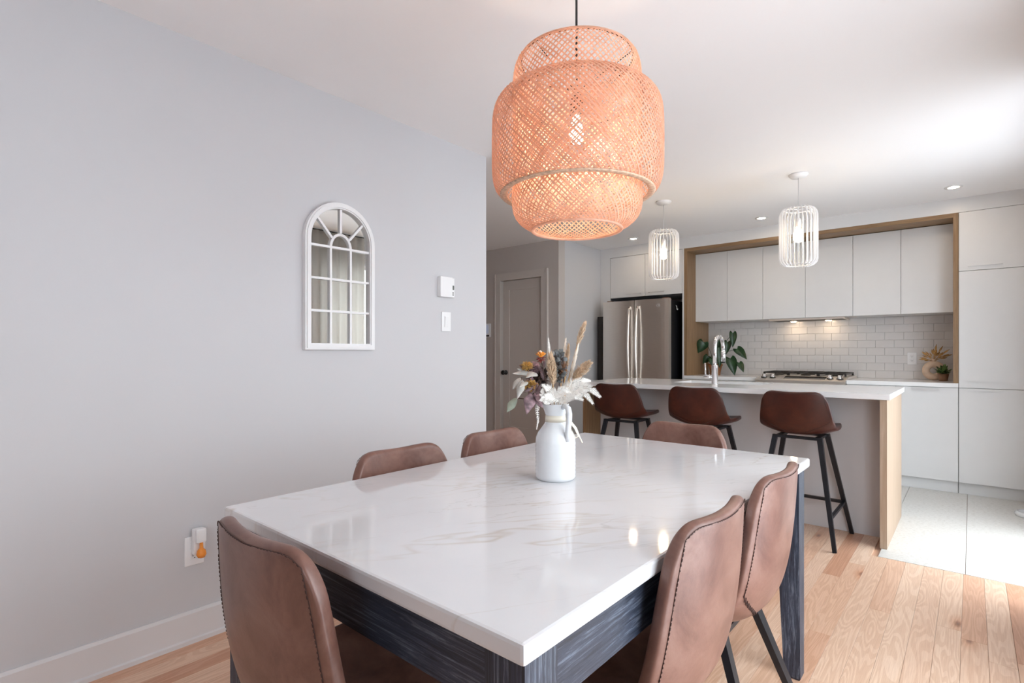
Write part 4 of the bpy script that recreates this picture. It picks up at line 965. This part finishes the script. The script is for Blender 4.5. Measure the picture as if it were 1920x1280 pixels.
fern('dried_fern', 'bleached fern frond drooping right below the longest one', [P3(1054, 742, -.06), P3(1080, 732, -.10), P3(1098, 738, -.12), P3(1112, 757, -.13)], 0.022, 'whitefern', 18)
fern('dried_fern', 'bleached fern frond rising right between the plumes', [P3(1054, 736, -.03), P3(1070, 722, -.05), P3(1090, 712, -.06), P3(1108, 714, -.06)], 0.022, 'whitefern', 16)
fern('dried_fern', 'bleached fern frond lying left over the rim of the jug', [P3(1050, 748, -.06), P3(1036, 742, -.08), P3(1022, 744, -.09), P3(1012, 752, -.09)], 0.020, 'whitefern', 16)
fern('dried_fern', 'bleached fern frond low in front of the jug mouth', [P3(1034, 746, -.07), P3(1045, 733, -.09), P3(1058, 730, -.10), P3(1072, 738, -.10)], 0.020, 'whitefern', 16)
fern('dried_fern', 'bleached fern tuft under the beige centre plume', [P3(1040, 748, -.06), P3(1032, 732, -.08), P3(1024, 724, -.09), P3(1016, 722, -.09)], 0.018, 'whitefern', 14)
fern('dried_fern', 'bleached fern frond spreading widest over the front of the jug mouth', [P3(1046, 752, -.06), P3(1060, 744, -.09), P3(1078, 742, -.11), P3(1094, 750, -.12)], 0.022, 'whitefern', 16)
fern('dried_fern', 'bleached fern curl against the left lip of the jug', [P3(1034, 754, -.06), P3(1024, 748, -.08), P3(1016, 738, -.08), P3(1018, 728, -.08)], 0.018, 'whitefern', 14)
fern('dried_fern', 'small white sprig hanging down left of the jug', [P3(1010, 752, -.05), P3(1007, 768, -.06), P3(1009, 788, -.06), P3(1006, 805, -.06)], 0.009, 'whitefern', 9)
def ovate(c, tip, w, up, fold=0.3):
    c, tip, up = Vector(c), Vector(tip), Vector(up).normalized(); ax = tip - c; L = ax.length; ax.normalize()
    sd = ax.cross(up).normalized(); nn = sd.cross(ax); v = []; f = []; n = 9; tw = rb_.uniform(-.5, .5); ph = rb_.uniform(0, 6)
    for i in range(n + 1):
        t = i / n; h = 0.5 * math.sin(math.pi * t ** 0.8) ** 0.9 * (1 + 0.10 * math.sin(9 * t + ph)) if 0 < i < n else 0.01
        bend = -0.16 * L * t * t; s2 = sd * math.cos(tw * t) + nn * math.sin(tw * t)
        v += [c + ax * (t * L) - s2 * (h * w) + nn * (fold * h * w * .6 + bend), c + ax * (t * L) + nn * bend, c + ax * (t * L) + s2 * (h * w) + nn * (fold * h * w * .6 + bend)]
    for i in range(n):
        a = 3 * i; f += [(a, a + 1, a + 4, a + 3), (a + 1, a + 2, a + 5, a + 4)]
    return G().add(v, f, True)
def leafstem(name, label, leaves, mat, w):
    t = thing(name, label, 'dried flowers', neck, 'dried bouquet in the jug'); ends = [l[0] for l in leaves]
    main = sum(ends, Vector()) / len(ends); path = stem_path(main); G().tube(path, 0.0016, 6).obj('stem', 'darkstem', t)
    for c, tip, ww in leaves:
        thin(ovate(c, tip, ww, tocam + Vector((rb_.uniform(-.4, .4), rb_.uniform(-.4, .4), rb_.uniform(0.1, .6))), 0.3).obj('leaf', mat, t), 0.001)
        G().tube([path[-2].lerp(main, 0.8), c], 0.0011, 5).obj('leaf_stalk', 'darkstem', t)
    return t
leafstem('leaf_branch', 'dusty grey leaves at the upper left of the bouquet', [(P3(994, 700, -.03), P3(962, 698, -.05), 0.018), (P3(1006, 700, -.06), P3(988, 704, -.10), 0.030), (P3(976, 708, -.06), P3(961, 728, -.08), 0.018), (P3(980, 712, -.07), P3(971, 746, -.10), 0.022), (P3(990, 716, -.06), P3(975, 722, -.10), 0.016), (P3(984, 696, -.02), P3(970, 690, -.03), 0.012)], 'greyleaf', 0)
leafstem('leaf_branch', 'dark mauve leaves tucked behind the golden flowers of the bouquet', [(P3(1000, 705, -.02), P3(982, 728, -.04), 0.022), (P3(1003, 712, -.03), P3(990, 742, -.05), 0.020), (P3(1000, 690, .0), P3(978, 700, .01), 0.016), (P3(1012, 690, -.01), P3(998, 676, .0), 0.016)], 'purpleleaf', 0)
leafstem('leaf_branch', 'mauve veined leaves drooping at the lower left of the bouquet', [(P3(996, 738, -.07), P3(988, 774, -.10), 0.034), (P3(1000, 738, -.06), P3(1016, 762, -.09), 0.026), (P3(1004, 735, -.06), P3(1012, 752, -.10), 0.020)], 'purpleleaf', 0)
leafstem('leaf_branch', 'small dark mauve leaves filling the left shoulder of the bouquet', [(P3(1008, 716, -.05), P3(998, 734, -.07), 0.014), (P3(1012, 722, -.05), P3(1006, 742, -.08), 0.014), (P3(1018, 700, -.03), P3(1008, 684, -.03), 0.012), (P3(1022, 712, -.04), P3(1014, 698, -.05), 0.014), (P3(1002, 722, -.06), P3(984, 734, -.08), 0.013), (P3(986, 692, -.02), P3(974, 684, -.03), 0.010), (P3(1018, 690, -.02), P3(1022, 674, -.02), 0.010)], 'darkmauve', 0)
leafstem('leaf_branch', 'pale sage leaf hanging lowest on the left of the bouquet', [(P3(969, 746, -.02), P3(950, 771, -.04), 0.024)], 'greenleaf', 0)
lv = []
for k in range(46):
    u = 1048 + rb_.uniform(-8, 9); v_ = 658 + 57 * k / 46; c = P3(u, v_, rb_.uniform(-.03, .02)); a = rb_.uniform(0, 6.28)
    lv.append((c, c + (rt * math.cos(a) + Vector((0, 0, 1)) * (0.3 + 0.5 * math.sin(a)) + tocam * rb_.uniform(0, .6)).normalized() * 0.015, 0.015))
leafstem('leaf_branch', 'dark slate grey eucalyptus sprig in the middle of the bouquet', lv, 'slateleaf', 0)
def puff(name, label, c, r, mat, n, squash=0.8, mat2=None):
    t = thing(name, label, 'dried flowers', neck, 'dried bouquet in the jug'); G().tube(stem_path(c), 0.0016, 6).obj('stem', 'darkstem', t)
    g = G(); 
    for k in range(n):
        z = rb_.uniform(-1, 1); a = rb_.uniform(0, 6.283); d_ = Vector((math.sqrt(1 - z * z) * math.cos(a), math.sqrt(1 - z * z) * math.sin(a), z * squash))
        p = c + d_ * r * 0.25; q = c + d_ * r * rb_.uniform(0.45, 1.1); sd = d_.cross(Vector((0.3, 0.2, 1))).normalized() * r * 0.09
        m_ = p.lerp(q, 0.65); g.add([p, m_ - sd, q, m_ + sd], [(0, 1, 2, 3)])
    o = thin(g.obj('flower_head', mat, t), 0.0008); o['kind'] = 'stuff'
    return t
sf = puff('strawflower', 'orange strawflower with dark red lower petals in the bouquet', P3(1014, 672, -.06), 0.017, 'darkred', 70)
g = G(); cT = P3(1014, 667, -.07)
for k in range(60):
    a = rb_.uniform(0, 6.283); e_ = rb_.uniform(0.1, 1.2); d_ = Vector((math.cos(a) * math.sin(e_), math.sin(a) * math.sin(e_), math.cos(e_) * 0.8)); p = cT - Vector((0, 0, .004)); q = cT + d_ * 0.0175
    sd = d_.cross(Vector((0.3, 0.2, 1))).normalized() * 0.003; m_ = p.lerp(q, .7); g.add([p, m_ - sd, q, m_ + sd], [(0, 1, 2, 3)])
thin(g.obj('petals', 'orange', sf), 0.0008)
G().ell(P3(1013, 661, -.07), 0.005, 0.005, 0.007).obj('flower_centre', 'cream', sf)
puff('dried_flower', 'golden brown dried flower at the upper left of the bouquet', P3(988, 686, -.03), 0.021, 'gold', 260)
puff('dried_flower', 'golden brown dried flower low on the left of the bouquet', P3(996, 722, -.05), 0.025, 'gold', 320)
puff('dried_flower', 'dark dried flower cluster behind the beige centre plume', P3(1014, 708, .0), 0.032, 'darkstem', 420, 1.2)
puff('dried_flower', 'mauve dried flower below the strawflower', P3(1004, 692, -.02), 0.020, 'purpleleaf', 260)
puff('dried_flower', 'dark red dried bloom right of the eucalyptus sprig', P3(1057, 692, -.02), 0.016, 'brownpot', 200, 1.9)

for o in BASED:
    if 'base' in o: del o['base']
for o in bpy.data.objects:
    if 'base' in o: del o['base']
